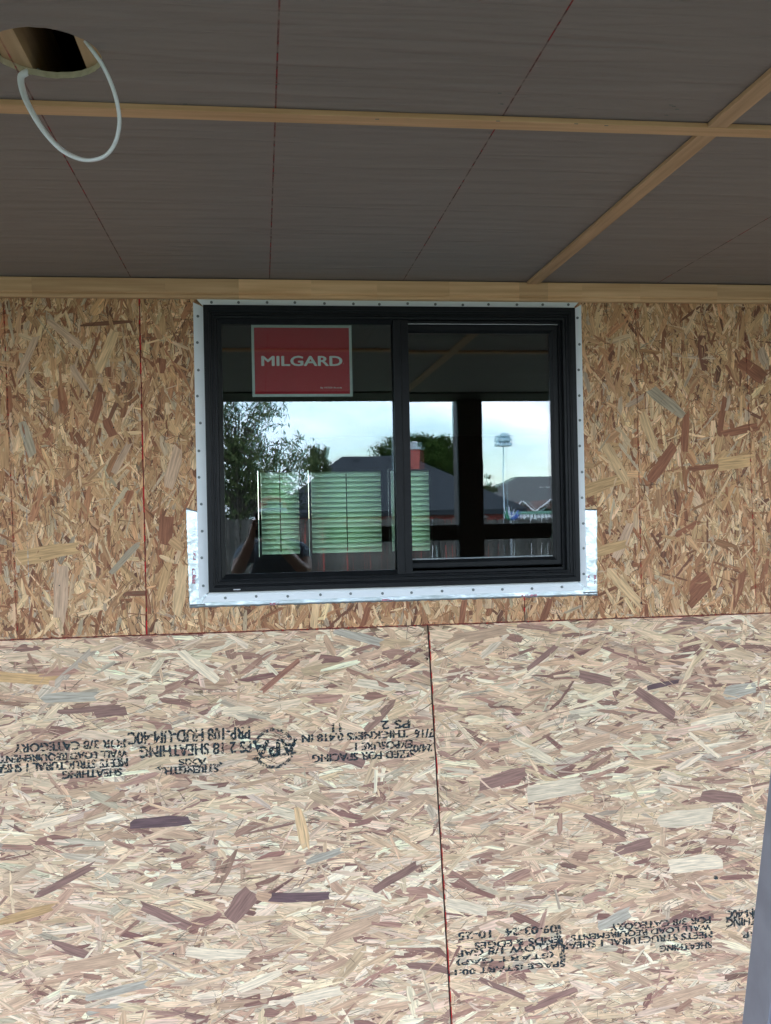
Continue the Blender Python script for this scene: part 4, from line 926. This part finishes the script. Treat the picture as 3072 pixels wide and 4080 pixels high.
# t-shirt: torso and short sleeves
V, E_, RD = [], [], []
a0 = sv(0, -.02, .96, (.175, .135)); a1 = sv(0, -.02, 1.14, (.170, .130), a0); a2 = sv(0, -.01, 1.36, (.182, .138), a1); a3 = sv(0, -.02, 1.515, (.095, .085), a2)
for s in (-1, 1):
    b0 = sv(s*.185, -.02, 1.49, .078, a3); sv(s*.225 if s < 0 else .20, .07, 1.405, .066, b0)
skin_mesh('t_shirt', V, E_, RD, a0, 'shirt', per)
V, E_, RD = [], [], []
c0_ = sv(0, -.02, .99, (.168, .125)); 
for s in (-1, 1):
    h0 = sv(s*.095, -.02, .88, .108, c0_); h1 = sv(s*.11, .01, .50, .075, h0); sv(s*.12, -.02, .09, .062, h1)
skin_mesh('trousers', V, E_, RD, c0_, 'jeans', per)
for s in (-1, 1):
    b = MB(); xx = PXc+s*.128
    for (y_, r_, z_) in ((-.085, .03, .05), (-.04, .047, .06), (.05, .05, .055), (.13, .05, .042), (.185, .036, .03)):
        b.v += [(xx+r_*math.cos(t_*math.pi/4), PYc+y_, .001 + z_*(1+math.sin(t_*math.pi/4))*.85) for t_ in range(8)]
    for k in range(4):
        for j in range(8): b.f.append((k*8+j, k*8+(j+1) % 8, (k+1)*8+(j+1) % 8, (k+1)*8+j))
    b.f += [tuple(range(8)), tuple(range(32, 40))]; b.build('shoe', 'shoe', per, smooth=True)
# face: nose, ears, eyes, brows
hc = Vector((PXc, PYc+.02, 1.735))
b = MB(); b.poly([hc+Vector((0, .100, .012)), hc+Vector((-.016, .095, -.030)), hc+Vector((0, .122, -.026))]); b.poly([hc+Vector((0, .100, .012)), hc+Vector((.016, .095, -.030)), hc+Vector((0, .122, -.026))]); b.poly([hc+Vector((-.016, .095, -.03)), hc+Vector((.016, .095, -.03)), hc+Vector((0, .122, -.026))])
b.build('nose', 'skin', per, smooth=True)
for s in (-1, 1):
    MB().tube([hc+Vector((s*.078, -.01, .02)), hc+Vector((s*.088, -.015, 0)), hc+Vector((s*.080, -.005, -.03))], [.012, .016, .010], 8, flat=(1, .5)).build('ear', 'skin', per, smooth=True)
    MB().tube([hc+Vector((s*.030, .088, .012)), hc+Vector((s*.030, .0955, .012))], [.012, .006], 10).build('eye', 'hair', per, smooth=True)
MB().box(hc+Vector((-.022, .090, -.058)), hc+Vector((.022, .0935, -.052))).build('mouth', 'cap_red', per)
# cap: crown in gores, pale front panel, brim
b = MB(); f_ = MB(); n1, n2 = 16, 6
def capp(i, j, k=1.0): 
    th, ph = 2*math.pi*i/n1, math.pi/2*j/n2
    return hc+Vector((.092*k*math.cos(ph)*math.cos(th), .108*k*math.cos(ph)*math.sin(th)-.01, .032+.088*k*math.sin(ph)))
for i in range(n1):
    for j in range(n2):
        q = [capp(i, j), capp(i+1, j), capp(i+1, j+1), capp(i, j+1)]
        if 2 <= i <= 4 and j < 2: f_.poly([capp(i, j, 1.01), capp(i+1, j, 1.01), capp(i+1, j+1, 1.01), capp(i, j+1, 1.01)])
        b.poly(q)
cp_ = b.build('cap', 'cap_red', per, smooth=True); f_.build('cap_front', 'cap_white', cp_, smooth=True)
b = MB(); br = []
for i in range(9):
    th = math.pi*(.12+.76*i/8); a = hc+Vector((.09*math.cos(th), .104*math.sin(th)-.01, .034)); o_ = hc+Vector((.098*math.cos(th), .175*math.sin(th)-.01, .012-.01*abs(math.cos(th))))
    br.append((a, o_))
for i in range(8): b.poly([br[i][0], br[i+1][0], br[i+1][1], br[i][1]])
bo = b.build('cap_brim', 'cap_white', cp_, smooth=True); so = bo.modifiers.new('thick', 'SOLIDIFY'); so.thickness = .004
b = MB(); 
for i in range(n1):
    b.poly([capp(i, 0, .985)+Vector((0, -.006, 0)), capp(i+1, 0, .985)+Vector((0, -.006, 0)), capp(i+1, 0, .94)+Vector((0, -.012, -.05)), capp(i, 0, .94)+Vector((0, -.012, -.05))] if math.sin(2*math.pi*(i+.5)/n1) < .1 else [capp(i, 0, .985), capp(i+1, 0, .985), capp(i+1, 0, .98)+Vector((0, 0, -.004)), capp(i, 0, .98)+Vector((0, 0, -.004))])
b.build('hair', 'hair', per, smooth=True)
# the phone in the hands
ph = thing('phone', 'black smartphone held up by the reflected photographer', 'phone', (0, -2.945, 1.60))
MB().box((-.036, -2.9375, 1.593), (.036, -2.9295, 1.748)).build('case', 'phone', ph, bevel=.003)
MB().box((-.012, -2.9290, 1.715), (.012, -2.9265, 1.724)).build('lens_bump', 'dark_glass', ph, bevel=.001)
